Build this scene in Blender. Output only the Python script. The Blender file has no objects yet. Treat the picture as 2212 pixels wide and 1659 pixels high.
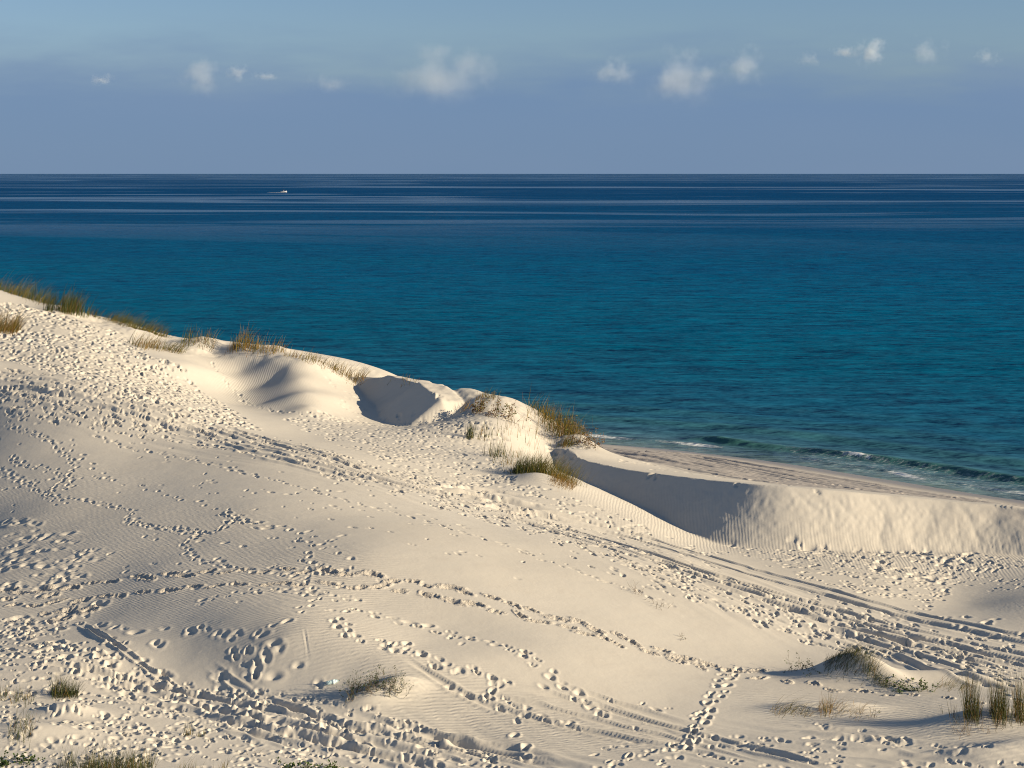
import bpy, math
import numpy as np
R = math.radians
C = bpy.context.scene.collection
SC = bpy.context.scene

# ------------------------------------------------------------------ camera
CAMZ, FPX, HZ, S = 20.0, 1900.0, 172.6, 1024 / 2212
cd = bpy.data.cameras.new('camera'); cam = bpy.data.objects.new('camera', cd); C.objects.link(cam)
cam.location = (0, 0, CAMZ); cam.rotation_euler = (R(90), 0, 0)
cd.sensor_width = 36; cd.lens = 36 * FPX / 1024; cd.shift_y = -(384 - HZ) / 1024
cd.clip_start = 0.5; cd.clip_end = 120000
SC.camera = cam
# ------------------------------------------------------------------ light
SUN = np.array([0.90, -0.265, 0.298]); SUN /= np.linalg.norm(SUN)
sl = bpy.data.lights.new('sun', 'SUN'); sun = bpy.data.objects.new('sun', sl); C.objects.link(sun)
sl.energy = 5.0; sl.angle = R(0.53); sl.color = (1.0, 0.835, 0.575)
sun.rotation_euler = (math.acos(SUN[2]), 0, math.atan2(SUN[1], SUN[0]) + R(90))
sun.location = (60, -10, 60)
W = bpy.data.worlds.new('World'); SC.world = W; W.use_nodes = True
SC.view_settings.view_transform = 'Standard'; SC.view_settings.look = 'None'
SC.view_settings.gamma = 1; SC.view_settings.exposure = 0.84; SC.view_settings.use_curve_mapping = False
SC.cycles.use_denoising = True; SC.cycles.denoiser = 'OPENIMAGEDENOISE'; SC.cycles.denoising_input_passes = 'RGB_ALBEDO_NORMAL'; SC.cycles.denoising_prefilter = 'ACCURATE'; SC.cycles.filter_width = 1.05; SC.cycles.volume_bounces = 2
SC.cycles.volume_max_steps = 256


class NT:
    """small helper for building node trees"""
    def __init__(s, tree): s.t = tree; s.n = tree.nodes; s.l = tree.links; s.n.clear()
    def add(s, typ, ins=None, **kw):
        nd = s.n.new(typ)
        for k, v in kw.items(): setattr(nd, k, v)
        for k, v in (ins or {}).items():
            if isinstance(v, bpy.types.NodeSocket): s.l.new(v, nd.inputs[k])
            else: nd.inputs[k].default_value = v
        return nd
    def math(s, op, a, b=0.0, c=0.0, clamp=False):
        nd = s.add('ShaderNodeMath', operation=op, use_clamp=clamp)
        for i, v in enumerate((a, b, c)):
            if isinstance(v, bpy.types.NodeSocket): s.l.new(v, nd.inputs[i])
            else: nd.inputs[i].default_value = v
        return nd.outputs[0]
    def ss(s, v, lo, hi):
        nd = s.add('ShaderNodeMapRange', {'Value': v, 'From Min': lo, 'From Max': hi}, interpolation_type='SMOOTHSTEP')
        return nd.outputs[0]
    def mix(s, f, a, b):
        nd = s.add('ShaderNodeMix', data_type='RGBA')
        for i, v in ((0, f), (6, a), (7, b)):
            if isinstance(v, bpy.types.NodeSocket): s.l.new(v, nd.inputs[i])
            else: nd.inputs[i].default_value = v
        return nd.outputs[2]
    def noise(s, vec, scale, detail=4, rough=0.5, dist=0.0):
        nd = s.add('ShaderNodeTexNoise', {'Vector': vec, 'Scale': scale, 'Detail': detail, 'Roughness': rough, 'Distortion': dist})
        return nd.outputs['Fac']
    def mapping(s, vec, scale=(1, 1, 1), rot=(0, 0, 0), loc=(0, 0, 0)):
        return s.add('ShaderNodeMapping', {'Vector': vec, 'Scale': scale, 'Rotation': rot, 'Location': loc}).outputs[0]


# ------------------------------------------------------------------ sky
nt = NT(W.node_tree)
sky = nt.add('ShaderNodeTexSky', sky_type='NISHITA', sun_disc=False)
sky.sun_elevation = math.asin(SUN[2]); sky.sun_rotation = math.atan2(SUN[0], SUN[1])
sky.air_density = 1.0; sky.dust_density = 0.3; sky.ozone_density = 2.0; sky.altitude = 0
tc = nt.add('ShaderNodeTexCoord')
sep = nt.add('ShaderNodeSeparateXYZ', {0: tc.outputs['Generated']})
z = sep.outputs[2]
# a cool tint for the clear morning air low over the water
low = nt.ss(z, 0.45, 0.0)
tinted = nt.mix(low, sky.outputs[0], nt.add('ShaderNodeMix', {0: 1.0, 6: sky.outputs[0], 7: (0.63, 0.755, 1.06, 1)}, data_type='RGBA', blend_type='MULTIPLY').outputs[2])
# the long shaded cloud bank that lies all round the horizon, with a ragged soft top
bv = nt.mapping(tc.outputs['Generated'], (1, 1, 5.0))
n1 = nt.noise(bv, 7.0, 3, 0.5)
n2 = nt.noise(bv, 24.0, 5, 0.55)
edge = nt.math('ADD', z, nt.math('ADD', nt.math('MULTIPLY', nt.math('SUBTRACT', n1, 0.5), 0.032), nt.math('MULTIPLY', nt.math('SUBTRACT', n2, 0.5), 0.020)))
bank = nt.ss(edge, 0.080, 0.034)
n3 = nt.noise(bv, 2.2, 3, 0.5)
bankcol = nt.mix(nt.ss(z, 0.045, 0.0), (1.55, 2.55, 4.3, 1), (1.6, 2.6, 4.25, 1))
bankcol = nt.mix(nt.math('MULTIPLY', nt.ss(n3, 0.35, 0.7), 0.35), bankcol, (2.5, 3.2, 4.6, 1))
col = nt.mix(nt.math('MULTIPLY', bank, 0.88), tinted, bankcol)
bg = nt.add('ShaderNodeBackground', {'Color': col, 'Strength': 0.056})
nt.add('ShaderNodeOutputWorld', {0: bg.outputs[0]})


# ------------------------------------------------------------------ helpers
def smooth(t): t = np.clip(t, 0, 1); return t * t * (3 - 2 * t)
_tab = {}
def vnoise(x, y, seed):
    if seed not in _tab: _tab[seed] = np.random.default_rng(seed).uniform(-1, 1, (256, 256)).astype(np.float32)
    T = _tab[seed]
    xf = np.floor(x); yf = np.floor(y); fx = (x - xf).astype(np.float32); fy = (y - yf).astype(np.float32)
    xi = xf.astype(np.int64) & 255; yi = yf.astype(np.int64) & 255; x1 = (xi + 1) & 255; y1 = (yi + 1) & 255
    fx = fx * fx * (3 - 2 * fx); fy = fy * fy * (3 - 2 * fy)
    a = T[xi, yi]; b = T[x1, yi]; c = T[xi, y1]; d = T[x1, y1]
    return (a + (b - a) * fx) * (1 - fy) + (c + (d - c) * fx) * fy
def fbm(x, y, octv, seed, gain=0.5):
    out = 0; amp = 1
    for i in range(octv):
        out = out + amp * vnoise(x * 2 ** i + 17.3 * i, y * 2 ** i - 9.1 * i, seed + i); amp *= gain
    return out
def at(X, Y, zz):
    """point seen at photo position X, Y when it lies at height zz"""
    u = (X * S - 512) / FPX; y = (CAMZ - zz) * FPX / (Y * S - HZ)
    return (u * y, y, zz)
def tps(pts, lam=1e-3):
    P = np.array(pts, float); A = P[:, :2]; n = len(P)
    r2 = ((A[:, None] - A[None]) ** 2).sum(-1)
    K = 0.5 * r2 * np.log(r2 + 1e-9) + lam * np.eye(n)
    Q = np.hstack([np.ones((n, 1)), A])
    M = np.block([[K, Q], [Q.T, np.zeros((3, 3))]])
    w = np.linalg.solve(M, np.concatenate([P[:, 2], np.zeros(3)]))
    def f(x, y):
        sh = x.shape; x = x.ravel(); y = y.ravel(); out = np.empty(len(x))
        for i in range(0, len(x), 40000):
            a = x[i:i + 40000]; b = y[i:i + 40000]
            r2 = (a[:, None] - A[None, :, 0]) ** 2 + (b[:, None] - A[None, :, 1]) ** 2
            out[i:i + 40000] = (0.5 * r2 * np.log(r2 + 1e-9)) @ w[:n] + w[n] + w[n + 1] * a + w[n + 2] * b
        return out.reshape(sh)
    return f
def smax(a, b, k): h = np.clip(0.5 + 0.5 * (a - b) / k, 0, 1); return b + (a - b) * h + k * h * (1 - h)

# ------------------------------------------------------------------ dunes: grid
rows = [-60, -30, -5, 10, 22, 32, 40, 45, 48, 49.5]
y = 50.3
while y < 150: rows.append(y); y *= 1.00125
while y < 260: rows.append(y); y += 1.0
rows = np.array(rows)
uc = np.arange(-0.2925, 0.2925, 0.00053)
side = 0.2925 + np.cumsum(0.004 * 1.16 ** np.arange(32))
us = np.concatenate([-side[::-1], uc, side])
UU, YY = np.meshgrid(us, rows)
XX = UU * np.maximum(YY, 45)
NR, NC = XX.shape

shore = [at(*p, 0.0)[:2] for p in ((1290, 958), (1400, 967), (1560, 985), (1700, 1003), (1850, 1027), (2000, 1051), (2150, 1075), (2212, 1083))]
shore = [(-300, 262), (-150, 204), (-60, 170), (-22, 154)] + shore + [(42, 104), (60, 84), (120, 20), (200, -60)]
shore = np.array(shore)
def poly_signed(x, y, P):
    """signed distance to a polyline (positive on its left side) and the position along it"""
    P = np.asarray(P, float)[:, :2]; best = np.full(x.shape, 1e9); sg = np.zeros(x.shape); st = np.zeros(x.shape); acc = 0
    for a, b in zip(P[:-1], P[1:]):
        d = b - a; L = np.hypot(*d); t = np.clip(((x - a[0]) * d[0] + (y - a[1]) * d[1]) / L ** 2, 0, 1)
        dx = x - a[0] - t * d[0]; dy = y - a[1] - t * d[1]; dist = np.hypot(dx, dy)
        m = dist < best - 1e-9
        best = np.where(m, dist, best); sg = np.where(m, np.sign(d[0] * (y - a[1]) - d[1] * (x - a[0])), sg); st = np.where(m, acc + t * L, st); acc += L
    return best * sg, st
def shore_off(p, d):
    """a point d metres inland of the shoreline beside point index p"""
    i = min(max(p, 1), len(shore) - 2); t = shore[i + 1] - shore[i - 1]; t = t / np.hypot(*t); return shore[p] + d * np.array([t[1], -t[0]])

floor_pts = [
    # near swale and the foreground
    (-200, 1660, 3.4), (0, 1659, 3.4), (400, 1659, 3.3), (800, 1659, 3.0), (1200, 1659, 2.9), (1700, 1659, 2.9), (2212, 1659, 3.0), (2400, 1659, 3.2),
    (0, 1500, 3.55), (300, 1520, 3.35), (600, 1545, 3.2), (1000, 1570, 3.0), (1500, 1560, 2.95), (2000, 1560, 3.1), (2212, 1560, 3.3),
    (0, 1400, 3.7), (170, 1440, 3.7), (330, 1475, 3.3), (480, 1485, 3.3), (620, 1485, 3.45), (740, 1470, 3.68), (830, 1470, 3.75),
    # the broad smooth dome
    (0, 1250, 4.0), (150, 1250, 4.3), (0, 1150, 4.5), (200, 1200, 4.7), (350, 1260, 4.75), (500, 1200, 5.3), (600, 1280, 5.0), (800, 1200, 5.6), (-150, 1150, 3.8), (-150, 1250, 3.4), (800, 1310, 4.7), (1000, 1230, 5.2), (1100, 1200, 5.0),
    (1400, 1250, 4.2), (1600, 1350, 3.4), (1500, 1450, 3.1), (1200, 1400, 3.95), (1000, 1350, 4.3), (1000, 1450, 3.95), (900, 1400, 4.2), (930, 1500, 3.5),
    (200, 1337, 3.9), (350, 1333, 4.3), (480, 1345, 4.6), (620, 1372, 4.65), (740, 1402, 4.38), (820, 1425, 4.2), (870, 1442, 4.05), (400, 1400, 3.95), (540, 1420, 4.05),
    (300, 1050, 5.7), (600, 1050, 6.15), (900, 1110, 5.55), (1200, 1150, 4.55), (1450, 1200, 3.8),
    (0, 950, 6.3), (0, 1050, 5.25), (300, 950, 6.6), (600, 980, 6.5), (900, 1050, 5.5),
    # track valley on the right
    (1000, 1068, 5.0), (1300, 1150, 3.8), (1600, 1230, 3.1), (1900, 1300, 2.7), (2212, 1400, 2.5), (2350, 1440, 2.4),
    (1640, 1185, 2.6), (1800, 1190, 2.45), (2000, 1195, 2.4), (2212, 1205, 2.4), (2400, 1215, 2.4), (1900, 1250, 2.5), (2070, 1255, 2.2), (2090, 1310, 2.25), (2212, 1290, 2.75), (2400, 1300, 3.2),
    (1900, 1400, 2.75), (1850, 1455, 2.95), (2100, 1450, 2.8), (1640, 1500, 3.05), (1700, 1400, 3.0),
    # upper left dunes
    (600, 932, 6.2), (300, 830, 7.95), (0, 780, 8.9), (0, 860, 7.8), (150, 760, 9.15), (150, 705, 10.0), (-150, 780, 9.3), (-150, 950, 5.7), (300, 890, 7.5),
    (0, 625, 11.6), (60, 645, 11.2), (130, 664, 10.7), (185, 678, 10.2), (240, 688, 9.85), (300, 718, 9.2), (350, 735, 8.85), (390, 742, 8.6), (440, 736, 8.8), (475, 748, 8.5), (-150, 590, 12.5), (-400, 560, 13),
    (0, 715, 9.9), (60, 725, 9.7), (300, 765, 8.6), (400, 790, 8.05), (380, 850, 7.4),
    # the bowl with the soft nose on its right
    (560, 755, 8.35), (615, 763, 8.2), (700, 787, 7.6), (790, 817, 6.6), (850, 815, 6.5), (455, 795, 7.7),
    (500, 767, 8.1), (545, 769, 8.1), (590, 773, 8.12), (625, 790, 7.8), (648, 815, 7.35), (658, 845, 6.95), (668, 872, 6.6),
    (520, 807, 7.1), (470, 805, 7.3), (564, 839, 6.58), (528, 848, 6.3), (410, 825, 7.2), (580, 868, 6.2), (540, 875, 6.05), (430, 852, 6.8), (605, 895, 6.0), (600, 820, 6.95),
    (690, 840, 6.7), (715, 895, 5.9), (722, 855, 6.45), (730, 825, 6.7), (680, 895, 6.1),
    # floor below the small steep face, sparse grass flank, hummock at the ridge's end
    (760, 890, 5.6), (830, 896, 5.4), (900, 900, 5.4), (965, 908, 5.5), (990, 845, 6.75), (1000, 850, 6.75), (1030, 862, 6.55), (1080, 858, 6.6), (1130, 878, 5.95), (1190, 905, 5.25), (1240, 938, 4.65), (1295, 965, 4.2),
    (1000, 905, 5.95), (1000, 960, 5.25), (1060, 905, 6.1), (1110, 925, 5.6), (1180, 945, 4.7), (1100, 985, 5.15), (1150, 1005, 5.0), (1080, 1030, 4.85),
    # low ridge in front of the scarp and the trough behind it
    (1170, 1018, 5.05), (1260, 1067, 4.4), (1380, 1125, 3.7), (1480, 1170, 3.0), (1200, 1008, 3.7), (1240, 1030, 3.6), (1270, 1045, 3.5), (1300, 1062, 3.65), (1400, 1100, 3.0), (1500, 1150, 2.6), (1560, 1178, 2.6),
]
fl = [at(*p) for p in floor_pts]
for x, yy, zz in ((-60, 40, 4.5), (-20, 40, 3.6), (10, 40, 3.0), (40, 40, 3.4), (-80, 0, 6), (0, 0, 4), (80, 0, 5), (60, 60, 3.5), (-60, 70, 2.8), (-70, 110, 7.5), (45, 80, 3.0), (60, 70, 3.2), (-90, 140, 12)): fl.append((x, yy, zz))
for i in range(len(shore)):
    for d, zz in ((0, 0.0), (5, 0.75), (-12, -1.1), (-35, -2.6)):
        q = shore_off(i, d); fl.append((q[0], q[1], zz))
for i in range(5, len(shore) - 2):
    for d, zz in ((10, 1.2), (16, 1.7), (21, 2.0)):
        q = shore_off(i, d); fl.append((q[0], q[1], zz))
crest = [at(*p) for p in ((1148, 957, 4.5), (1165, 962, 4.4), (1240, 985, 4.3), (1330, 1010, 4.3), (1400, 1020, 4.38), (1500, 1031, 4.6), (1620, 1045, 4.84), (1700, 1052, 4.82), (1800, 1060, 4.66), (1900, 1068, 4.47), (2000, 1077, 4.28), (2100, 1087, 4.1), (2212, 1098, 4.0))] + [(33, 85.5, 4.0), (50, 76, 4.0)]
top = list(crest)
for i in range(2, len(shore) - 2):
    for d, zz in ((-12, -1.1), (0, 0.0), (6, 0.95), (13, 1.95), (20, 3.1), (24, 3.7)):
        q = shore_off(i, d); top.append((q[0], q[1], zz))
top += [at(1190, 925, 4.95), at(1260, 958, 4.3), at(1300, 968, 4.2), (-5, 125, 5.0)]
Gf = tps(fl, 1.2)(XX, YY)
m = (XX > -12) & (YY > 55) & (YY < 200)
Gt = np.full(XX.shape, -50.0); Gt[m] = tps(top)(XX[m], YY[m])
def chaikin(P, n=3):
    P = np.asarray(P, float)
    for _ in range(n): P = np.vstack([P[:1], np.stack([.75 * P[:-1] + .25 * P[1:], .25 * P[:-1] + .75 * P[1:]], 1).reshape(-1, 3), P[-1:]])
    return P
crest = chaikin(crest, 4)
dC, sC = poly_signed(XX, YY, crest)
wob = 0.14 * vnoise(sC * 0.5, sC * 0 + 3, 5) + 0.07 * vnoise(sC * 1.6, sC * 0 + 9, 6)
front = np.maximum(-dC + wob * np.exp(-np.maximum(-dC, 0) / .5), 0)
zc = np.interp(sC, np.concatenate([[0], np.cumsum(np.hypot(*np.diff(np.array(crest)[:, :2], axis=0).T))]), np.array(crest)[:, 2])
wx = .9 * vnoise(sC * .45, front * .5, 24) + .5 * vnoise(sC * 1.3, front * 1.1, 25)
streak = smooth((sC - 12) / 8) * (0.03 * vnoise(sC * 0.3 + 0.25 * front, front * 0.25, 21) + 0.035 * vnoise(sC * 0.9 + wx + 0.5 * front, front * 0.45, 22)) + smooth((sC - 14) / 6) * 0.045 * np.abs(vnoise((sC - .55 * front) * 1.1 + .5 * wx, front * .22, 27)) + 0.012 * vnoise(sC * 2.6 + wx * 2 + 0.9 * front, front * 1.2, 23) + .015 * vnoise(sC * 6, front * 6, 26)
face = zc - 0.60 * front + streak * smooth(front / 0.8)
T = np.where(front > 0, np.minimum(Gt + 0.1, face), Gt)
T[(sC <= 0.01)] -= np.minimum(3.0, 0.6 * np.abs(dC[(sC <= 0.01)]))
inview_face = smooth(front / 0.5) * (T > Gf) * (front < 8)
H = smax(Gf, T, 0.10)
on_face = inview_face

def wedge(pts, slope, back, k=0.06, wobble=0.2, seed=40, bumps=0.0):
    """a steep sand face under a crest line: falls at `slope` in front, `back` behind"""
    global H
    P = chaikin([at(*p) for p in pts], 2)
    d, s = poly_signed(XX, YY, P)
    cum = np.concatenate([[0], np.cumsum(np.hypot(*np.diff(np.array(P)[:, :2], axis=0).T))])
    zc = np.interp(s, cum, np.array(P)[:, 2]); d = d + wobble * vnoise(s * 0.6, s * 0, seed)
    taper = smooth(s / 1.2) * smooth((cum[-1] - s) / 1.2)
    w = zc - np.where(d < 0, -d * slope, d * back + 0.5 * np.maximum(d - 1.5, 0)) - (1 - taper) * 1.2 + bumps * vnoise(s * 1.3 - d * .3, d * .3, seed + 1)
    H = smax(H, w, k)
# small steep shaded face under the ridge
wedge([(715, 817, 6.55), (770, 814, 6.8), (810, 812, 7.0), (850, 813, 7.15), (895, 828, 7.15), (930, 846, 6.95), (958, 866, 6.6), (978, 886, 6.15)], 0.66, 0.15, wobble=.3, bumps=0.08)
H0 = H.copy()

def mound(X, Y, zz, h, rx, ry, rot=0.0, sharp=1.0):
    global H
    cx, cy, _ = at(X, Y, zz); c, s = math.cos(rot), math.sin(rot)
    a = ((XX - cx) * c + (YY - cy) * s) / rx; b = (-(XX - cx) * s + (YY - cy) * c) / ry
    r = np.sqrt(a * a + b * b + 0.02)
    H = H + h * np.exp(-r ** 2 * 1.2) if sharp == 1.0 else H + h * np.clip(1 - r, 0, None) ** sharp
mound(1835, 1462, 3.0, 0.72, 1.55, 0.9, -0.15)
mound(1890, 1478, 2.95, 0.45, 1.3, 0.5, -0.5)
mound(2130, 1560, 3.2, 0.40, 2.0, 0.8, 0.1)
mound(2180, 1625, 3.1, 0.30, 2.0, 0.7, 0.1)
mound(1730, 1530, 3.0, 0.25, 1.2, 0.5); mound(1830, 1535, 3.0, 0.25, 1.1, 0.5)
mound(2040, 1475, 2.9, 0.3, 2.2, 0.6)
mound(805, 1512, 3.4, 0.32, 0.9, 0.5, 0.1); mound(870, 1502, 3.4, 0.30, 0.9, 0.4)
mound(150, 1508, 3.9, 0.35, 0.9, 0.5); mound(60, 1560, 3.8, 0.35, 2.2, 0.9); mound(240, 1690, 3.5, 0.35, 1.8, 0.8)
mound(1165, 1030, 5.0, 0.35, 1.4, 0.9, -0.3)
mound(1085, 872, 6.4, 0.28, 2.2, 1.6)
mound(1225, 955, 5.0, 0.25, 2.0, 1.0)

for X, Y, zz, h_, rx in ((437, 740, 8.7, .35, 1.6), (530, 756, 8.3, .3, 1.8), (596, 764, 8.1, .25, 1.3), (690, 790, 7.6, .25, 1.6), (300, 722, 9.2, .3, 2.), (160, 676, 10.4, .3, 1.8), (1000, 852, 6.6, .25, 1.6)): mound(X, Y, zz, h_, rx, 1.3)
mound(200, 690, 10., -.35, 1.4, 1.6); mound(474, 755, 8.4, -.3, 1.2, 1.2)
# gentle undulation
H = H + 0.055 * fbm(XX / 5.0, YY / 5.0, 2, 60) * smooth((H - 0.6) / 1.0)

# ------------------------------------------------------------------ photo position -> ground
def hit(X, Y, Hs=None):
    Hs = H if Hs is None else Hs
    u = (X * S - 512) / FPX; j = np.interp(u, us, np.arange(NC)); j0 = int(min(j, NC - 2)); f = j - j0
    prof = Hs[:, j0] * (1 - f) + Hs[:, j0 + 1] * f
    ray = CAMZ - rows * (Y * S - HZ) / FPX
    ok = np.where((rows > 46) & (prof >= ray))[0]
    i = ok[0] if len(ok) else 0
    if not len(ok) or rows[i] > 147:
        v = np.where((rows > 60) & (rows < 147), (prof - CAMZ) / rows, -9); i = int(np.argmax(v)); yy = rows[i]; return (u * yy, yy, prof[i])
    a = prof[i - 1] - ray[i - 1]; b = prof[i] - ray[i]; t = a / (a - b) if a != b else 0
    yy = rows[i - 1] + t * (rows[i] - rows[i - 1]); return (u * yy, yy, prof[i - 1] + t * (prof[i] - prof[i - 1]))
def ground(x, y, Hs=None):
    Hs = H if Hs is None else Hs
    i = np.interp(y, rows, np.arange(NR)); j = np.interp(x / max(y, 45), us, np.arange(NC)); i0 = int(min(i, NR - 2)); j0 = int(min(j, NC - 2)); a = i - i0; b = j - j0
    return (Hs[i0, j0] * (1 - b) + Hs[i0, j0 + 1] * b) * (1 - a) + (Hs[i0 + 1, j0] * (1 - b) + Hs[i0 + 1, j0 + 1] * b) * a
HM = H.copy()
def path(pts): return np.array([hit(*p, HM)[:2] for p in pts])
def window(x, y, r):
    i0, i1 = np.searchsorted(rows, (y - r, y + r)); yl = max(y - r, 45)
    j0, j1 = np.searchsorted(us, (min((x - r) / yl, (x - r) / (y + r)), max((x + r) / yl, (x + r) / (y + r))))
    return slice(max(i0 - 1, 0), i1 + 1), slice(max(j0 - 1, 0), j1 + 1)

D = np.zeros_like(H)           # relief pressed into the sand
rough = np.zeros_like(H)       # freshly broken, crumbly sand
rng = np.random.default_rng(11)
def groove(pts, w, depth, berm, seed=0, rag=0.3, lift=0.0):
    P = path(pts)
    # densify with smooth interpolation
    cum = np.concatenate([[0], np.cumsum(np.hypot(*np.diff(P, axis=0).T))]); n = max(int(cum[-1] / 0.7), 2); t = np.linspace(0, cum[-1], n)
    Q = np.stack([np.interp(t, cum, P[:, 0]), np.interp(t, cum, P[:, 1])], 1)
    for _ in range(4): Q[1:-1] = 0.25 * Q[:-2] + 0.5 * Q[1:-1] + 0.25 * Q[2:]
    best = {}
    dist = np.full(H.shape, 9.0, np.float32); arc = np.zeros(H.shape, np.float32); acc = 0.0
    for a, b in zip(Q[:-1], Q[1:]):
        c = (a + b) / 2; L = np.hypot(*(b - a)); wi = window(c[0], c[1], L / 2 + w * 3)
        x = XX[wi]; yv = YY[wi]; d = b - a; tt = np.clip(((x - a[0]) * d[0] + (yv - a[1]) * d[1]) / L ** 2, 0, 1)
        ds = np.hypot(x - a[0] - tt * d[0], yv - a[1] - tt * d[1]); mk = ds < dist[wi]
        dist[wi] = np.where(mk, ds, dist[wi]); arc[wi] = np.where(mk, acc + tt * L, arc[wi]); acc += L
    mk = dist < w * 3; dd = dist[mk]; ss = arc[mk]
    fade = smooth(ss / 2.0) * smooth((acc - ss) / 2.0) * (0.75 + 0.4 * vnoise(ss * 0.5, ss * 0 + seed, 70))
    ww = w * (1 + rag * vnoise(ss * 1.7, ss * 0 + seed, 71))
    r = dd / ww
    prof = -depth * np.clip(1 - r ** 4, 0, 1) + berm * np.exp(-((r - 1.35) / 0.38) ** 2)
    D[mk] += fade * prof
    return mk
def stamp(x, y, ang, L, Wd, depth, rim=0.3, crumb=0.0, pw=1.15):
    wi = window(x, y, L * 1.9); xs = XX[wi] - x; ys_ = YY[wi] - y
    if xs.size == 0: return
    c, s = math.cos(ang), math.sin(ang); a = (xs * c + ys_ * s) / L; b = (-xs * s + ys_ * c) / Wd
    q1, q2, q3 = rng.uniform(-1, 1, 3); th = np.arctan2(b, a)
    r = np.sqrt(a * a + b * b) * (1 + .16 * q1 * np.cos(2 * th + 3 * q2) + .13 * q2 * np.cos(3 * th + 3 * q3) + .12 * q3 * np.cos(th + 3 * q1))
    D[wi] += 1.0 * depth * (-np.clip(1 - r * r, 0, 1) ** pw + 0.6 * rim * np.exp(-((r - 1.22) / 0.3) ** 2))
    if crumb: rough[wi] = np.maximum(rough[wi], crumb * smooth((1.7 - r) / 0.6))
def foot(x, y, ang, L, Wd, depth, rim, crumb=0.0, pw=1.2):
    pw = pw * rng.uniform(.8, 1.7)
    if rng.random() < .6:
        o = L * rng.uniform(.35, .6); c, s = math.cos(ang), math.sin(ang)
        stamp(x + c * o * .6, y + s * o * .6, ang + rng.normal(0, .2), L * .72, Wd, depth * rng.uniform(.6, 1), rim, crumb, pw)
        stamp(x - c * o, y - s * o, ang + rng.normal(0, .3), L * .5, Wd * .8, depth * rng.uniform(.5, 1.1), rim * .8, crumb, pw)
    else: stamp(x, y, ang, L, Wd, depth, rim, crumb, pw)
def trail(pts, step=0.42, side=0.11, L=0.17, Wd=0.11, depth=0.07, crumb=0.0, jit=0.06, rim=0.35):
    P = path(pts); cum = np.concatenate([[0], np.cumsum(np.hypot(*np.diff(P, axis=0).T))]); t = rng.uniform(0, step); k = 0
    while t < cum[-1]:
        p = np.array([np.interp(t, cum, P[:, 0]), np.interp(t, cum, P[:, 1])]); q = np.array([np.interp(min(t + .3, cum[-1]), cum, P[:, 0]), np.interp(min(t + .3, cum[-1]), cum, P[:, 1])]) - p
        a = math.atan2(q[1], q[0]); k += 1; o = side * (1 if k % 2 else -1)
        p = p + o * np.array([-math.sin(a), math.cos(a)]) + rng.normal(0, jit, 2)
        g = rng.uniform(0.72, 1.3); foot(p[0], p[1], a + rng.normal(0, .3), L * g, Wd * g * rng.uniform(.8, 1.15), 1.3 * depth * rng.uniform(.45, 1.35), rim, crumb); t += step * rng.uniform(.8, 1.25)
def inside(P, x, y):
    n = len(P); c = np.zeros(len(x), bool); j = n - 1
    for i in range(n):
        cond = (P[i, 1] > y) != (P[j, 1] > y); xi = (P[j, 0] - P[i, 0]) * (y - P[i, 1]) / (P[j, 1] - P[i, 1] + 1e-12) + P[i, 0]
        c ^= cond & (x < xi); j = i
    return c
def scatter(pts, dens, ang=0.0, L=0.17, Wd=0.12, depth=0.07, crumb=0.0, spread=0.7, rim=0.25, clump=0.45, pw=1.15):
    P = path(pts); lo = P.min(0); hi = P.max(0); n = int(dens * np.prod(hi - lo)); x = rng.uniform(lo[0], hi[0], n); y = rng.uniform(lo[1], hi[1], n)
    k = inside(P, x, y) & (vnoise(x / 2.2, y / 2.2, 90) > clump * 1.6 - 1.2 + rng.uniform(-.3, .3, n))
    for a, b in zip(x[k], y[k]):
        g = rng.uniform(0.55, 1.4); foot(a, b, ang + rng.normal(0, spread), L * g, Wd * g, depth * rng.uniform(.45, 1.35), rim, crumb if rng.random() < .5 else 0, pw)

# --- vehicle tracks: right valley
for off in (0, 14, 38, 52):
    groove([(1000, 1072 + off * .3), (1100, 1090 + off * .5), (1250, 1122 + off * .7), (1400, 1160 + off * .9), (1550, 1207 + off), (1700, 1250 + off), (1850, 1292 + off), (2000, 1330 + off), (2212, 1378 + off), (2330, 1402 + off)], 0.24, 0.12, 0.05, seed=off)
groove([(1500, 1255), (1700, 1310), (1900, 1375), (2080, 1425), (2212, 1452)], 0.26, 0.12, 0.06, 77)
groove([(1750, 1345), (1900, 1390), (2060, 1440), (2212, 1480)], 0.26, 0.13, 0.07, 78)
groove([(1640, 1300), (1820, 1352), (2000, 1400), (2212, 1440)], 0.24, 0.13, 0.07, 79)
groove([(1350, 1190), (1500, 1232), (1650, 1282), (1800, 1328), (2000, 1385), (2212, 1432), (2330, 1460)], 0.2, 0.10, 0.05, 180)
groove([(560, 950), (700, 992), (850, 1032), (1000, 1074), (1150, 1112), (1300, 1152)], .2, .1, .05, 183)
groove([(640, 985), (800, 1030), (950, 1072), (1100, 1118), (1250, 1165), (1400, 1215)], .2, .09, .05, 184)
groove([(1900, 1400), (2050, 1450), (2212, 1495)], 0.3, 0.14, 0.08, 181)
groove([(1700, 1262), (1900, 1320), (2100, 1372), (2212, 1398)], 0.2, 0.09, 0.04, 182)
groove([(880, 1042), (960, 1062), (1040, 1072), (1120, 1090), (1200, 1105)], 0.5, 0.22, 0.12, 31)
groove([(1020, 1092), (1090, 1096), (1150, 1112), (1230, 1128)], 0.4, 0.18, 0.10, 32)
groove([(940, 1055), (1000, 1050), (1080, 1064), (1160, 1078)], 0.35, 0.14, 0.08, 33)
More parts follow.
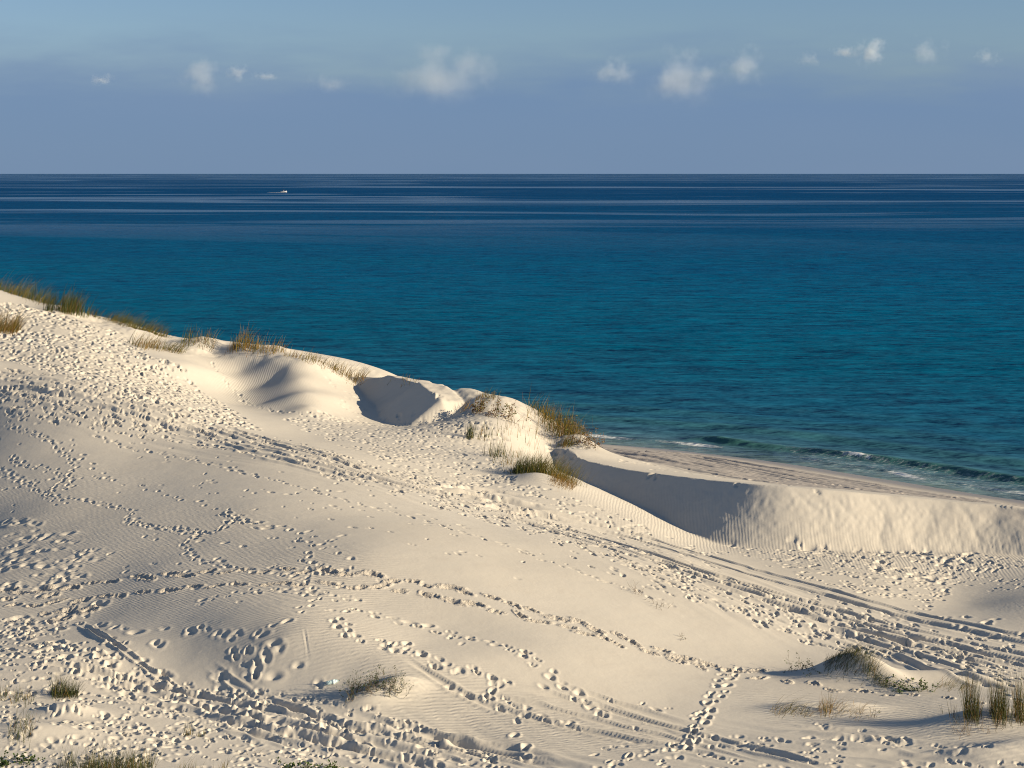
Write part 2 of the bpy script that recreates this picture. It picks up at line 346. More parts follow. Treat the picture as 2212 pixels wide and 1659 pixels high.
# --- vehicle tracks: lower left and along the bottom
for k, p in enumerate(([(60, 1432), (133, 1438), (250, 1462), (370, 1492), (500, 1518), (620, 1545), (740, 1572), (860, 1600), (1000, 1625), (1150, 1655)],
          [(150, 1455), (260, 1478), (380, 1512), (520, 1550), (660, 1577), (800, 1607), (960, 1640), (1100, 1668)],
          [(240, 1503), (330, 1522), (430, 1545), (560, 1575), (700, 1607), (850, 1640), (1000, 1670)],
          [(540, 1498), (620, 1530), (740, 1568), (900, 1602), (1070, 1632), (1237, 1660)],
          [(737, 1545), (904, 1580), (1070, 1625), (1237, 1657)], [(740, 1572), (860, 1588), (1000, 1600), (1200, 1640)],
          [(50, 1465), (120, 1472), (170, 1482)], [(450, 1560), (560, 1590), (690, 1625)])):
    groove(p, 0.2 + 0.06 * (k % 3), 0.12, 0.08, 80 + k)
for k, p in enumerate(([(864, 1416), (930, 1460), (1004, 1506), (1120, 1545), (1237, 1573), (1350, 1598), (1474, 1616), (1600, 1650)],
          [(1104, 1486), (1170, 1492), (1237, 1509), (1350, 1545), (1474, 1579), (1580, 1605), (1700, 1635), (1800, 1665)],
          [(1010, 1490), (1120, 1512), (1240, 1542), (1350, 1575), (1450, 1592), (1560, 1625), (1660, 1655)], [(1180, 1475), (1260, 1490), (1400, 1540), (1500, 1568)])):
    groove(p, 0.15 + .03 * (k % 2), 0.065, 0.06, 95 + k)
for k, p in enumerate(([(1700, 1590), (1850, 1600), (2000, 1612), (2212, 1618)], [(1760, 1625), (1900, 1632), (2080, 1640), (2212, 1640)], [(1650, 1568), (1800, 1578), (1950, 1590)])):
    groove(p, 0.3, 0.05, 0.05, 100 + k)
# slide marks down the near slip face
groove([(167, 1342), (220, 1378), (280, 1420), (330, 1452), (365, 1478), (420, 1510)], 0.10, 0.02, 0.10, 51)
groove([(290, 1425), (330, 1450), (362, 1478)], 0.14, 0.05, 0.05, 52); groove([(447, 1433), (500, 1475), (560, 1512)], 0.13, 0.03, 0.10, 53)
groove([(655, 1352), (675, 1365), (685, 1385), (680, 1405), (668, 1430)], 0.05, 0.05, 0.05, 54)
# streaked drive lines across the left flank
for k, o in enumerate((0, 12, 26, 40, 55)):
    groove([(0, 800 + o), (150, 815 + o), (300, 850 + o * .9), (450, 905 + o * .8), (600, 955 + o * .7), (760, 1002 + o * .6), (900, 1045 + o * .5)], 0.3, 0.055, 0.05, 110 + k)
groove([(0, 838), (100, 850), (220, 868)], 0.5, 0.12, 0.05, 117); groove([(0, 870), (120, 880)], 0.5, 0.1, 0.05, 118)
# --- single trails
trail([(200, 935), (270, 968), (330, 975), (400, 990), (520, 1020), (640, 1050), (760, 1085), (880, 1115), (1000, 1150), (1100, 1180), (1220, 1225), (1300, 1255), (1370, 1275), (1460, 1310)], L=.24, Wd=.09, step=.5, rim=.2)
trail([(10, 915), (40, 928), (85, 940), (125, 962), (140, 985), (165, 1005), (150, 1030), (112, 1055), (100, 1075), (140, 1090)], step=.36)
trail([(0, 1010), (40, 1035), (100, 1070), (180, 1080), (230, 1090), (290, 1105), (270, 1125), (330, 1140), (380, 1138), (440, 1152), (395, 1175), (412, 1195), (430, 1212), (490, 1224), (560, 1238), (640, 1242), (740, 1232)], step=.33)
trail([(280, 1120), (310, 1132), (390, 1150), (470, 1150), (495, 1130), (500, 1118), (560, 1132)], step=.33)
trail([(150, 960), (240, 1040), (320, 1055), (390, 1078), (440, 1085), (480, 1108), (560, 1130), (640, 1148), (700, 1165), (740, 1195), (770, 1230)], step=.9)
trail([(0, 1060), (60, 1045), (130, 1035), (190, 1030), (250, 1036)], step=.5); trail([(20, 985), (60, 1008), (110, 1010), (160, 1050), (100, 1070)], step=.4)
trail([(480, 1110), (520, 1125), (560, 1140), (620, 1138)], L=.26, depth=.09, step=.4)
trail([(640, 1160), (690, 1185), (660, 1210), (680, 1240), (650, 1265), (690, 1290), (640, 1325)], step=.5)
for o in ((0, 0),):
    trail([(0, 1280), (100, 1275 + o[1]), (250, 1252 + o[1]), (400, 1240 + o[1]), (600, 1232 + o[1]), (750, 1240), (880, 1255), (1000, 1275), (1120, 1310), (1250, 1345), (1350, 1380), (1480, 1420), (1570, 1450)], step=.8, L=.36, Wd=.14, depth=.12, crumb=1, rim=.15)
    trail([(0, 1312), (120, 1302), (250, 1286), (400, 1272), (560, 1262), (700, 1262), (850, 1272), (960, 1295), (1100, 1325), (1200, 1350), (1300, 1378), (1420, 1415), (1540, 1445), (1640, 1452)], step=.85, L=.36, Wd=.14, depth=.12, crumb=1, rim=.15)
trail([(430, 1300), (520, 1280), (620, 1275), (720, 1285), (780, 1300)], step=.33)
trail([(700, 1322), (780, 1318), (850, 1340), (900, 1350), (960, 1365), (1060, 1390), (1140, 1415), (1170, 1440), (1200, 1470), (1235, 1490), (1250, 1512), (1310, 1545)], step=.36, side=.16, L=.2, Wd=.13, depth=.09)
trail([(720, 1335), (760, 1378), (850, 1395), (870, 1385), (860, 1412), (920, 1412), (950, 1440), (1000, 1445), (1040, 1452), (1080, 1478), (1110, 1482)], step=.33, side=.16, L=.19, Wd=.13, depth=.09)
trail([(1060, 1485), (1050, 1505), (1110, 1520), (1150, 1545), (1200, 1560), (1260, 1575)], step=.4, side=.14, depth=.09)
trail([(930, 1468), (970, 1492), (1045, 1498), (1080, 1525), (1105, 1558), (1122, 1580), (1128, 1605), (1140, 1625), (1170, 1650)], step=.75, L=.2, Wd=.13, depth=.1)
trail([(1590, 1442), (1562, 1470), (1552, 1490), (1535, 1520), (1525, 1540), (1512, 1562), (1505, 1585), (1495, 1605), (1470, 1625)], step=.33, side=.17, L=.19, Wd=.13, depth=.12)
trail([(1485, 1610), (1440, 1620), (1380, 1630), (1320, 1650)], step=.4, depth=.1)
trail([(1480, 1235), (1490, 1260), (1488, 1285), (1495, 1300)], step=.35, depth=.08, L=.15)
trail([(455, 780), (470, 800), (490, 830), (520, 855), (560, 880), (620, 892), (720, 905), (800, 922)], step=.5)
trail([(640, 1328), (600, 1350), (560, 1368), (545, 1400), (550, 1430), (558, 1462)], L=.22, Wd=.16, depth=.1, step=.6)
trail([(1500, 1440), (1600, 1462), (1700, 1470), (1800, 1490), (1900, 1498), (2050, 1508), (2110, 1520)], step=.9, crumb=1, L=.22)
# --- trodden areas
scatter([(0, 650), (60, 660), (170, 690), (260, 720), (330, 770), (400, 800), (480, 870), (560, 930), (440, 920), (330, 880), (200, 830), (0, 780)], 7.0, -0.5, .22, .13, .16, rim=.25, clump=.2)
scatter([(0, 790), (250, 840), (430, 910), (600, 945), (800, 1000), (1000, 1050), (1180, 1110), (1350, 1180), (1500, 1240), (1470, 1270), (1300, 1200), (1100, 1140), (900, 1085), (700, 1030), (500, 975), (300, 945), (100, 915), (0, 910)], 4.5, -0.75, .22, .09, .10, crumb=.5, spread=.35, rim=.15, clump=.1)
scatter([(600, 900), (800, 910), (1000, 900), (1090, 940), (1120, 1000), (1110, 1040), (1200, 1080), (1050, 1060), (900, 1030), (750, 970)], 6.5, -0.4, .18, .1, .085, rim=.18)
scatter([(700, 800), (760, 850), (900, 880), (1000, 890), (1040, 880), (1000, 920), (880, 900), (740, 890)], 1.2, 0, .2, .15, .08)
scatter([(900, 860), (960, 855), (1010, 880), (1030, 920), (950, 910)], 3.5, 0, .2, .16, .09)
scatter([(1100, 1040), (1260, 1080), (1420, 1150), (1500, 1180), (1640, 1200), (1500, 1200), (1300, 1140), (1150, 1090)], 4.0, -0.6, .19, .1, .085, rim=.18)
scatter([(1560, 1190), (1760, 1180), (2000, 1190), (2212, 1205), (2400, 1230), (2400, 1300), (2212, 1275), (2060, 1270), (2000, 1320), (1850, 1285), (1700, 1240)], 4.2, -.2, .19, .11, .09, crumb=.3, rim=.2)
scatter([(1860, 1190), (2000, 1188), (2130, 1196), (2130, 1255), (2000, 1262), (1880, 1240)], 2.2, 0.2, .28, .2, .14)
scatter([(1560, 1170), (1640, 1160), (1780, 1165), (1800, 1200), (1650, 1205)], 1.6, 0, .3, .2, .12)
scatter([(1400, 1215), (1550, 1245), (1800, 1320), (2000, 1380), (2212, 1450), (2212, 1530), (2050, 1440), (1920, 1420), (1760, 1390), (1600, 1330), (1480, 1290)], 3.6, -1.0, .23, .085, .10, spread=.3, rim=.12, clump=-.1)
scatter([(1180, 1110), (1400, 1175), (1560, 1225), (1500, 1300), (1380, 1265), (1250, 1215), (1130, 1150)], 2.2, -1.0, .23, .085, .09, spread=.3, rim=.12, clump=-.1)
scatter([(900, 1050), (1130, 1110), (1130, 1150), (1000, 1110), (880, 1075)], 1.6, -.8, .23, .085, .09, spread=.3, rim=.12, clump=-.1)
scatter([(1560, 1330), (1750, 1390), (1900, 1420), (2212, 1480), (2212, 1380), (1950, 1330), (1750, 1280)], 3.4, -1.0, .25, .09, .11, spread=.35, rim=.12, clump=-.1)
scatter([(1980, 1320), (2080, 1330), (2212, 1340), (2212, 1400), (2100, 1370)], 2.2, 0, .22, .16, .1)
scatter([(0, 1330), (150, 1345), (200, 1400), (350, 1460), (520, 1490), (700, 1500), (900, 1560), (1000, 1590), (1100, 1659), (1100, 1700), (-100, 1700), (-100, 1340)], 8.0, -0.4, .15, .095, .09, clump=.3, rim=.35)
scatter([(0, 1340), (170, 1345), (300, 1460), (520, 1500), (760, 1570), (900, 1620), (700, 1600), (400, 1530), (200, 1480), (0, 1440)], 2.4, -0.6, .24, .17, .14, rim=.5)
scatter([(180, 1350), (330, 1345), (420, 1352), (560, 1372), (640, 1390), (660, 1440), (600, 1480), (480, 1480), (340, 1465), (250, 1410)], 2.0, -0.9, .25, .16, .10, rim=.3, pw=1.7)
scatter([(0, 1120), (120, 1140), (200, 1180), (220, 1230), (150, 1260), (0, 1275)], 1.9, -0.3, .34, .22, .085, rim=.5, clump=.2, pw=2.2)
scatter([(0, 1260), (180, 1260), (260, 1300), (180, 1345), (0, 1345)], 2.0, 0, .28, .2, .14, crumb=1)
scatter([(560, 1225), (760, 1215), (760, 1290), (620, 1300)], 1.6, 0, .17, .12, .08)
scatter([(700, 1440), (790, 1455), (780, 1480), (600, 1480)], 2.2, 1.2, .3, .18, .10, rim=.3, pw=1.8)
scatter([(1300, 1600), (1480, 1575), (1700, 1600), (1900, 1590), (2212, 1600), (2212, 1700), (1200, 1700)], 3.0, -0.3, .18, .1, .09, rim=.2)
scatter([(1560, 1555), (1800, 1560), (1980, 1590), (1800, 1620), (1600, 1600)], 1.3, -0.1, .2, .13, .08)
scatter([(1270, 980), (1400, 1000), (1600, 1025), (1800, 1045), (2100, 1075), (2212, 1090), (2212, 1096), (2000, 1073), (1700, 1048), (1400, 1014), (1300, 1000)], 0.9, 0, .22, .16, .1)
scatter([(1120, 900), (1200, 930), (1290, 975), (1220, 985), (1170, 960), (1100, 940), (1050, 910)], 1.6, 0, .2, .15, .09)
scatter([(-50, 900), (300, 930), (700, 1030), (1000, 1120), (1250, 1230), (1100, 1260), (900, 1180), (600, 1130), (300, 1080), (-50, 1130)], .35, -.7, .17, .09, .07, spread=.5, rim=.15, clump=.2)
scatter([(250, 1120), (760, 1150), (860, 1330), (600, 1320), (300, 1300), (230, 1200)], .4, -.2, .16, .1, .075, spread=.8, rim=.2, clump=.2)
scatter([(760, 1320), (1200, 1420), (1560, 1560), (1400, 1640), (1000, 1540), (840, 1440)], .5, -.6, .17, .1, .08, spread=.8, rim=.2, clump=.2)
scatter([(-50, 780), (280, 840), (420, 920), (300, 940), (-50, 905)], 3.0, -.6, .2, .1, .1, spread=.4, rim=.15, clump=.1)
# gouges on the top edge of the scarp
for X, Y, k in ((1408, 1024, 1.), (1418, 1031, .8), (1592, 1047, .8), (1765, 1063, .6), (1238, 988, .8), (1205, 978, 1.), (1185, 968, .9), (1222, 975, .7)):
    q = hit(X, Y, HM); stamp(q[0], q[1], rng.uniform(0, 3), rng.uniform(.2, .45) * k, .2 * k, .14 * k, .2, 0, 1.6)

# beach: raked tyre lines, scattered bits; wind-worn small relief
dS, sS = poly_signed(XX, YY, shore)       # negative inland
inl = -dS
lines = vnoise(inl * 1.9 + 0.25 * vnoise(sS * .12, inl * .5, 130), sS * 0.06, 131) + 0.7 * vnoise(inl * 4.0, sS * 0.15, 132)
bm = smooth((inl - 6) / 1.5) * smooth((24 - inl) / 3) * (XX > -5)
bm *= np.clip(1 - smooth((H - 3.75) / .4), 0, 1)
D += bm * (0.085 * lines + 0.05 * vnoise(inl * 7, sS * .4, 135) + 0.02 * vnoise(XX * 3.2, YY * 3.2, 133))
def area0(pts, soft):
    P = path(pts); d, _ = poly_signed(XX, YY, list(P) + [P[0]]); ins = inside(P, XX.ravel(), YY.ravel()).reshape(XX.shape)
    return smooth(np.where(ins, np.abs(d), -np.abs(d)) / soft * .5 + .5)
def streaks(pts, ang, amp, wid, ln, seed, soft=3):
    c, s_ = math.cos(ang), math.sin(ang); a = XX * c + YY * s_; b = -XX * s_ + YY * c; b = b + .5 * vnoise(a / 6, b / 6, seed + 5)
    return area0(pts, soft) * amp * (vnoise(b / wid, a / ln, seed) + .5 * vnoise(b / (wid * .45), a / (ln * .5), seed + 1))
D += streaks([(1300, 1160), (1600, 1240), (1900, 1330), (2300, 1420), (2300, 1540), (2050, 1440), (1800, 1390), (1560, 1320), (1400, 1240)], -1.02, .035, .45, 4.0, 301)
D += streaks([(-100, 790), (300, 850), (600, 950), (1000, 1060), (1300, 1160), (1100, 1150), (800, 1060), (500, 985), (200, 935), (-100, 900)], -.68, .035, .5, 4.0, 311)
D += streaks([(1200, 1570), (1500, 1560), (1900, 1585), (2300, 1600), (2300, 1720), (1100, 1720)], -.55, .035, .4, 3.0, 321, 2)
D += streaks([(700, 1560), (1000, 1580), (1300, 1640), (1300, 1720), (500, 1720)], -.75, .04, .35, 3.0, 331, 2)
rz = area0([(60, 640), (300, 705), (420, 715), (560, 735), (800, 800), (900, 815), (1010, 835), (1100, 850), (1240, 930), (1200, 960), (1090, 900), (1000, 880), (960, 848), (900, 822), (840, 809), (790, 810), (690, 795), (620, 772), (500, 764), (400, 765), (200, 700)], 2.0)
D += rz * .75 * (.10 * vnoise(XX / 1.1, YY / 1.3, 341) + .07 * vnoise(XX / .45, YY / .5, 342) + .03 * vnoise(XX / .2, YY / .25, 343))
D += rough * (0.035 * vnoise(XX * 9, YY * 9, 140) + 0.03 * vnoise(XX * 17, YY * 17, 141))
tread = np.clip(np.abs(D) / 0.05, 0, 1)
D += 0.005 * fbm(XX * 1.2, YY * 1.6, 3, 150)
fresh = H + D
# foot relief is soft everywhere but on the sharpest slopes
H = fresh

# ------------------------------------------------------------------ ripple mask (fine relief done in the material)
def area(pts, soft=1.5):
    P = path(pts); d, _ = poly_signed(XX, YY, list(P) + [P[0]]); ins = inside(P, XX.ravel(), YY.ravel()).reshape(XX.shape)
    return smooth(np.where(ins, np.abs(d), -np.abs(d)) / soft * .5 + .5)
ripple = 0.9 * area([(-100, 1060), (300, 1000), (500, 1080), (700, 1160), (800, 1260), (800, 1350), (900, 1440), (760, 1400), (500, 1335), (100, 1330), (-100, 1330)], 3)
ripple = np.maximum(ripple, area([(800, 1440), (1000, 1470), (1250, 1560), (1500, 1590), (1300, 1620), (1000, 1590), (840, 1540)], 2))
ripple = np.maximum(ripple, .8 * area([(2070, 1250), (2300, 1250), (2300, 1335), (2150, 1330)], 2))
ripple = np.maximum(ripple, .7 * area([(1600, 1500), (2000, 1510), (2212, 1590), (2212, 1640), (1700, 1560)], 2))
ripple2 = np.maximum(area([(1250, 1060), (1350, 1080), (1450, 1085), (1560, 1110), (1640, 1180), (1520, 1190), (1400, 1150)], 2), area([(470, 765), (640, 775), (650, 870), (560, 880), (480, 830)], 2))
ripple2 = np.maximum(ripple2, .8 * area([(1620, 1170), (2300, 1170), (2300, 1230), (1900, 1240), (1640, 1200)], 2))
ripple *= 1 - 0.8 * tread; ripple2 *= 1 - 0.6 * tread

def grid_mesh(name, X, Y, Z, attrs):
    nr, nc = X.shape; me = bpy.data.meshes.new(name); co = np.stack([X, Y, Z], -1).reshape(-1, 3).astype(np.float32)
    i = np.arange(nr * nc).reshape(nr, nc); q = np.stack([i[:-1, :-1], i[:-1, 1:], i[1:, 1:], i[1:, :-1]], -1).reshape(-1, 4)
    me.vertices.add(len(co)); me.vertices.foreach_set('co', co.ravel())
    me.loops.add(q.size); me.loops.foreach_set('vertex_index', q.ravel().astype(np.int32))
    me.polygons.add(len(q)); me.polygons.foreach_set('loop_start', np.arange(0, q.size, 4, dtype=np.int32))
    try: me.polygons.foreach_set('loop_total', np.full(len(q), 4, np.int32))
    except Exception: pass
    me.update(calc_edges=True); me.polygons.foreach_set('use_smooth', np.ones(len(q), bool))
    for k, v in attrs.items():
        a = me.attributes.new(k, 'FLOAT', 'POINT'); a.data.foreach_set('value', np.ascontiguousarray(v, dtype=np.float32).ravel())
    return me
def attr(nt, name): return nt.add('ShaderNodeAttribute', attribute_name=name).outputs['Fac']
def new_mat(name):
    m = bpy.data.materials.new(name); m.use_nodes = True; return m, NT(m.node_tree)

# ------------------------------------------------------------------ sand
sand, nt = new_mat('white_sand')
geo = nt.add('ShaderNodeNewGeometry'); pos = geo.outputs['Position']; zz = nt.add('ShaderNodeSeparateXYZ', {0: pos}).outputs[2]
big = nt.noise(pos, 0.12, 4, .55); med = nt.noise(pos, 1.3, 5, .6); fine = nt.noise(pos, 26, 4, .7)
c = nt.mix(big, (0.49, 0.45, 0.395, 1), (0.56, 0.525, 0.475, 1))
c = nt.mix(nt.math('MULTIPLY', nt.ss(med, .45, .75), .3), c, (0.475, 0.43, 0.378, 1))
c = nt.mix(nt.math('MULTIPLY', nt.ss(fine, .35, .75), .22), c, (0.42, 0.38, 0.33, 1))
c = nt.mix(nt.math('MULTIPLY', attr(nt, 'crumb'), .45), c, (0.35, 0.31, 0.272, 1))
c = nt.mix(nt.math('MULTIPLY', attr(nt, 'beach'), .85), c, (0.33, 0.30, 0.285, 1))
wet = nt.ss(nt.math('ADD', zz, nt.math('MULTIPLY', nt.math('SUBTRACT', med, .5), .2)), 1.35, .3)
c = nt.mix(nt.math('MULTIPLY', wet, .85), c, (0.20, 0.17, 0.15, 1))
rip = nt.add('ShaderNodeTexWave', {'Vector': nt.mapping(pos, (1, 1, 1), (0, 0, R(-8))), 'Scale': 1.75, 'Distortion': 5.0, 'Detail': 2.0, 'Detail Scale': 1.2, 'Detail Roughness': .5}, wave_type='BANDS', bands_direction='Y', wave_profile='SIN').outputs['Fac']
rip2 = nt.add('ShaderNodeTexWave', {'Vector': nt.mapping(pos, (1, .35, .9), (0, 0, R(12))), 'Scale': 2.1, 'Distortion': 4.5, 'Detail': 2.0, 'Detail Scale': .7, 'Detail Roughness': .5}, wave_type='BANDS', bands_direction='X', wave_profile='SIN').outputs['Fac']
h = nt.math('ADD', nt.math('MULTIPLY', nt.math('MULTIPLY', rip, attr(nt, 'ripple')), .016), nt.math('MULTIPLY', nt.math('MULTIPLY', rip2, attr(nt, 'ripple2')), .007))
h = nt.math('ADD', h, nt.math('MULTIPLY', nt.noise(pos, 5.5, 4, .6), .008))
h = nt.math('ADD', h, nt.math('MULTIPLY', nt.math('MULTIPLY', nt.noise(pos, 14, 3, .6), attr(nt, 'crumb')), .05))
bump = nt.add('ShaderNodeBump', {'Height': h, 'Strength': 1.0, 'Distance': 1.0})
b = nt.add('ShaderNodeBsdfPrincipled', {'Base Color': c, 'Roughness': nt.mix(wet, (.95, .95, .95, 1), (.35, .35, .35, 1)), 'Normal': bump.outputs[0], 'Specular IOR Level': .25})
nt.add('ShaderNodeOutputMaterial', {0: b.outputs[0]})
me = grid_mesh('sand_dunes', XX, YY, H, {'ripple': ripple, 'ripple2': ripple2, 'crumb': rough, 'beach': bm})
me.materials.append(sand)
dunes = bpy.data.objects.new('sand_dunes', me); C.objects.link(dunes); dunes['kind'] = 'structure'

# ------------------------------------------------------------------ sea
yr = []; y = 60.0
while y < 100: yr.append(y); y += 4
while y < 175: yr.append(y); y *= 1.0018
while y < 420: yr.append(y); y *= 1.004
while y < 31000: yr.append(y); y *= 1.05
yr = np.array(yr); uu = np.concatenate([-(0.3 + np.cumsum(.01 * 1.25 ** np.arange(22)))[::-1], np.linspace(-.295, .295, 520), 0.3 + np.cumsum(.01 * 1.25 ** np.arange(22))])
SU, SY = np.meshgrid(uu, yr); SX = SU * SY
m = (SY < 600)
off = np.full(SX.shape, 1e3); al = np.zeros(SX.shape); off[m], al[m] = poly_signed(SX[m], SY[m], shore)
near = smooth((320 - SY) / 150) * smooth((off + 2) / 10)
al0 = np.hypot(SX - shore[4][0], SY - shore[4][1])
x0 = SX
def swell(c0, amp, w, seed, a=-1e9, b=1e9, soft=4.0):
    """one low wave whose crest runs along the shore, steep towards the beach"""
    c = c0 + 1.2 * vnoise(al / 9.0, al * 0 + seed, 160) + .35 * vnoise(al / 2.5, al * 0 + seed, 161)
    t = off - c; env = smooth((x0 - a) / soft) * smooth((b - x0) / soft) * (0.85 + .22 * vnoise(al / 6., al * 0 + seed, 162))
    sh = np.where(t < 0, np.exp(-(t / (w * .55)) ** 2), np.exp(-(t / (w * 1.5)) ** 2)); return amp * env * sh, t, env
Z = np.zeros(SX.shape); thin = np.zeros(SX.shape); foam = np.zeros(SX.shape)
for c0, amp, w, sd, a, b in ((6.3, .38, 1.0, 1, 12, 90), (5.5, .14, 1.0, 2, -40, 12), (13.5, .24, 1.8, 3, -8, 70), (19, .18, 2.2, 4, -60, 80), (26, .15, 2.6, 5, -60, 80), (34, .12, 3, 6, -80, 90), (3.0, .14, .6, 7, 0, 18), (2.6, .10, .6, 8, 18, 60)):
    hgt, t, env = swell(c0, amp, w, sd, a, b); Z += hgt
    thin = np.maximum(thin, env * np.exp(-((t + .35 * w) / (.8 * w)) ** 2) * min(1, max(0, amp - .12) / .25))
    if sd in (7, 8): foam = np.maximum(foam, env * np.exp(-((t + .25) / .5) ** 2) * (.66 + .3 * vnoise(al / 2., al * 0, 164) if sd == 7 else .62 + .35 * vnoise(al / 3., al * 0, 163)))
    if sd == 1:
        brk = np.exp(-((x0 - 24.3) / 1.5) ** 2)
        foam = np.maximum(foam, brk * np.exp(-((t + .25 + .2 * vnoise(SX * 2, SY, 171)) / .42) ** 2) * (.95 + .35 * vnoise(SX * 2.5, SY * 2.5, 172))); Z += .07 * brk * np.exp(-((t + .2) / .5) ** 2) * (1 + .6 * vnoise(SX * 3, SY * 3, 170))
        foam = np.maximum(foam, .47 * smooth((x0 - 15) / 6) * (off < c0) * smooth((8 - off) / 2) * smooth((off - .4) / 1.0))
foam = np.maximum(foam, .45 * np.exp(-((off - .35) / .4) ** 2) * (x0 > 8))
Z += near * (0.05 * fbm(SX / 2.6 + SY / 9, SY / 1.9, 3, 180) + .05 * vnoise(SX / 9, SY / 5, 185))
Z = np.where(off < 0, -0.02 + np.minimum(0, off * .05), Z)
water, nt = new_mat('sea_water')
geo = nt.add('ShaderNodeNewGeometry'); pos = geo.outputs['Position']
dist = nt.math('LOGARITHM', nt.math('MAXIMUM', attr(nt, 'off'), 1.0), 10.0)
dn = nt.math('ADD', dist, nt.math('MULTIPLY', nt.math('SUBTRACT', nt.noise(nt.mapping(pos, (.006, .02, 1)), 1.0, 3, .5), .5), .5))
cr = nt.add('ShaderNodeValToRGB', {0: nt.math('MULTIPLY', dn, .25)})
e = cr.color_ramp.elements
stops = ((0.0, (.11, .165, .175)), (.2, (.043, .118, .175)), (.34, (.0105, .087, .17)), (.46, (.001, .083, .165)), (.55, (.0, .086, .186)), (.62, (.0, .073, .178)), (.70, (.0, .057, .160)), (.80, (.0, .046, .146)), (1.0, (.001, .048, .15)))
while len(e) < len(stops): e.new(.5)
for q, (p, cc) in zip(e, stops): q.position = p; q.color = (*cc, 1)
c = nt.mix(nt.math('MULTIPLY', attr(nt, 'thin'), .8), cr.outputs[0], (.035, .12, .10, 1))
fn = nt.noise(nt.mapping(pos, (1, 1.6, 1)), 2.6, 6, .75)
fm = nt.ss(nt.math('ADD', attr(nt, 'foam'), nt.math('MULTIPLY', nt.math('SUBTRACT', fn, .5), 1.1)), 0.42, .95)
c = nt.mix(fm, c, (.75, .77, .78, 1))
# calm slicks: streaks of smoother water
sv = nt.mapping(pos, (.0014, .0040, 0), (0, 0, R(3)), (3.7, 1.3, 0))
svw = nt.noise(nt.mapping(pos, (.0016, .0016, 0)), 1.0, 2, .5)
sv = nt.add('ShaderNodeVectorMath', {0: sv, 1: nt.add('ShaderNodeCombineXYZ', {1: nt.math('MULTIPLY', svw, 1.6)}).outputs[0]}).outputs[0]
sl1 = nt.noise(sv, 1.0, 5, .6, .9)
sl2 = nt.noise(nt.mapping(pos, (.0032, .024, 0), (0, 0, R(-3))), 1.0, 4, .6, .9)
far = nt.ss(nt.add('ShaderNodeSeparateXYZ', {0: pos}).outputs[1], 400, 1000)
slick = nt.math('MULTIPLY', nt.math('MAXIMUM', nt.ss(sl1, .515, .62), nt.math('MULTIPLY', nt.ss(sl2, .56, .70), .6)), far)
def slope(vec, det, rgh):
    nd = nt.add('ShaderNodeTexNoise', {'Vector': vec, 'Scale': 1.0, 'Detail': det, 'Roughness': rgh}); return nt.add('ShaderNodeVectorMath', {0: nd.outputs['Color'], 1: (.5, .5, .5)}, operation='SUBTRACT').outputs[0]
def scaled(v, k): return nt.add('ShaderNodeVectorMath', {0: v, 'Scale': k}, operation='SCALE').outputs[0]
def vadd(a, b_): return nt.add('ShaderNodeVectorMath', {0: a, 1: b_}, operation='ADD').outputs[0]
wv = vadd(scaled(slope(nt.mapping(pos, (.34, .75, 1), (0, 0, R(8))), 3, .6), .95), scaled(slope(nt.mapping(pos, (1.3, 2.6, 1), (0, 0, R(-6))), 4, .65), 1.0))
wv = vadd(wv, scaled(slope(nt.mapping(pos, (.09, .26, 1), (0, 0, R(5))), 2, .5), .55))
patch = nt.noise(nt.mapping(pos, (.012, .05, 1)), 1.0, 3, .55)
amt = nt.math('MULTIPLY', nt.math('SUBTRACT', 1.0, nt.math('MULTIPLY', slick, .78)), nt.math('ADD', .75, nt.math('MULTIPLY', patch, .5)))
sx = nt.add('ShaderNodeVectorMath', {0: scaled(wv, amt), 1: (1, 1, 0)}, operation='MULTIPLY').outputs[0]
wn = nt.add('ShaderNodeVectorMath', {0: vadd(geo.outputs['Normal'], sx)}, operation='NORMALIZE')
bump = wn
fres = nt.add('ShaderNodeFresnel', {'IOR': 1.33, 'Normal': bump.outputs[0]}).outputs[0]
veryfar = nt.ss(attr(nt, 'off'), 1500, 9000)
# share of the mirror-like glint that survives the shadowing of wave by wave: low on ruffled water, higher on slicks
shallow = nt.ss(attr(nt, 'off'), 9, 1)
keep = nt.math('ADD', nt.math('ADD', .055, nt.math('MULTIPLY', slick, .40)), nt.math('ADD', nt.math('MULTIPLY', veryfar, .17), nt.math('MULTIPLY', shallow, .35)))
refl = nt.math('MULTIPLY', nt.math('MULTIPLY', fres, keep), nt.math('SUBTRACT', 1.0, fm))
body = nt.add('ShaderNodeBsdfDiffuse', {'Color': c, 'Normal': bump.outputs[0]})
gl = nt.add('ShaderNodeBsdfGlossy', {'Color': (1, 1, 1, 1), 'Roughness': .12, 'Normal': bump.outputs[0]})
b = nt.add('ShaderNodeMixShader', {0: refl, 1: body.outputs[0], 2: gl.outputs[0]})
nt.add('ShaderNodeOutputMaterial', {0: b.outputs[0]})
me = grid_mesh('sea', SX, SY, Z, {'off': off if False else np.where(m, np.maximum(off, 0.5), SY - 100), 'thin': thin, 'foam': foam}); me.materials.append(water)
sea = bpy.data.objects.new('sea', me); C.objects.link(sea); sea['kind'] = 'structure'

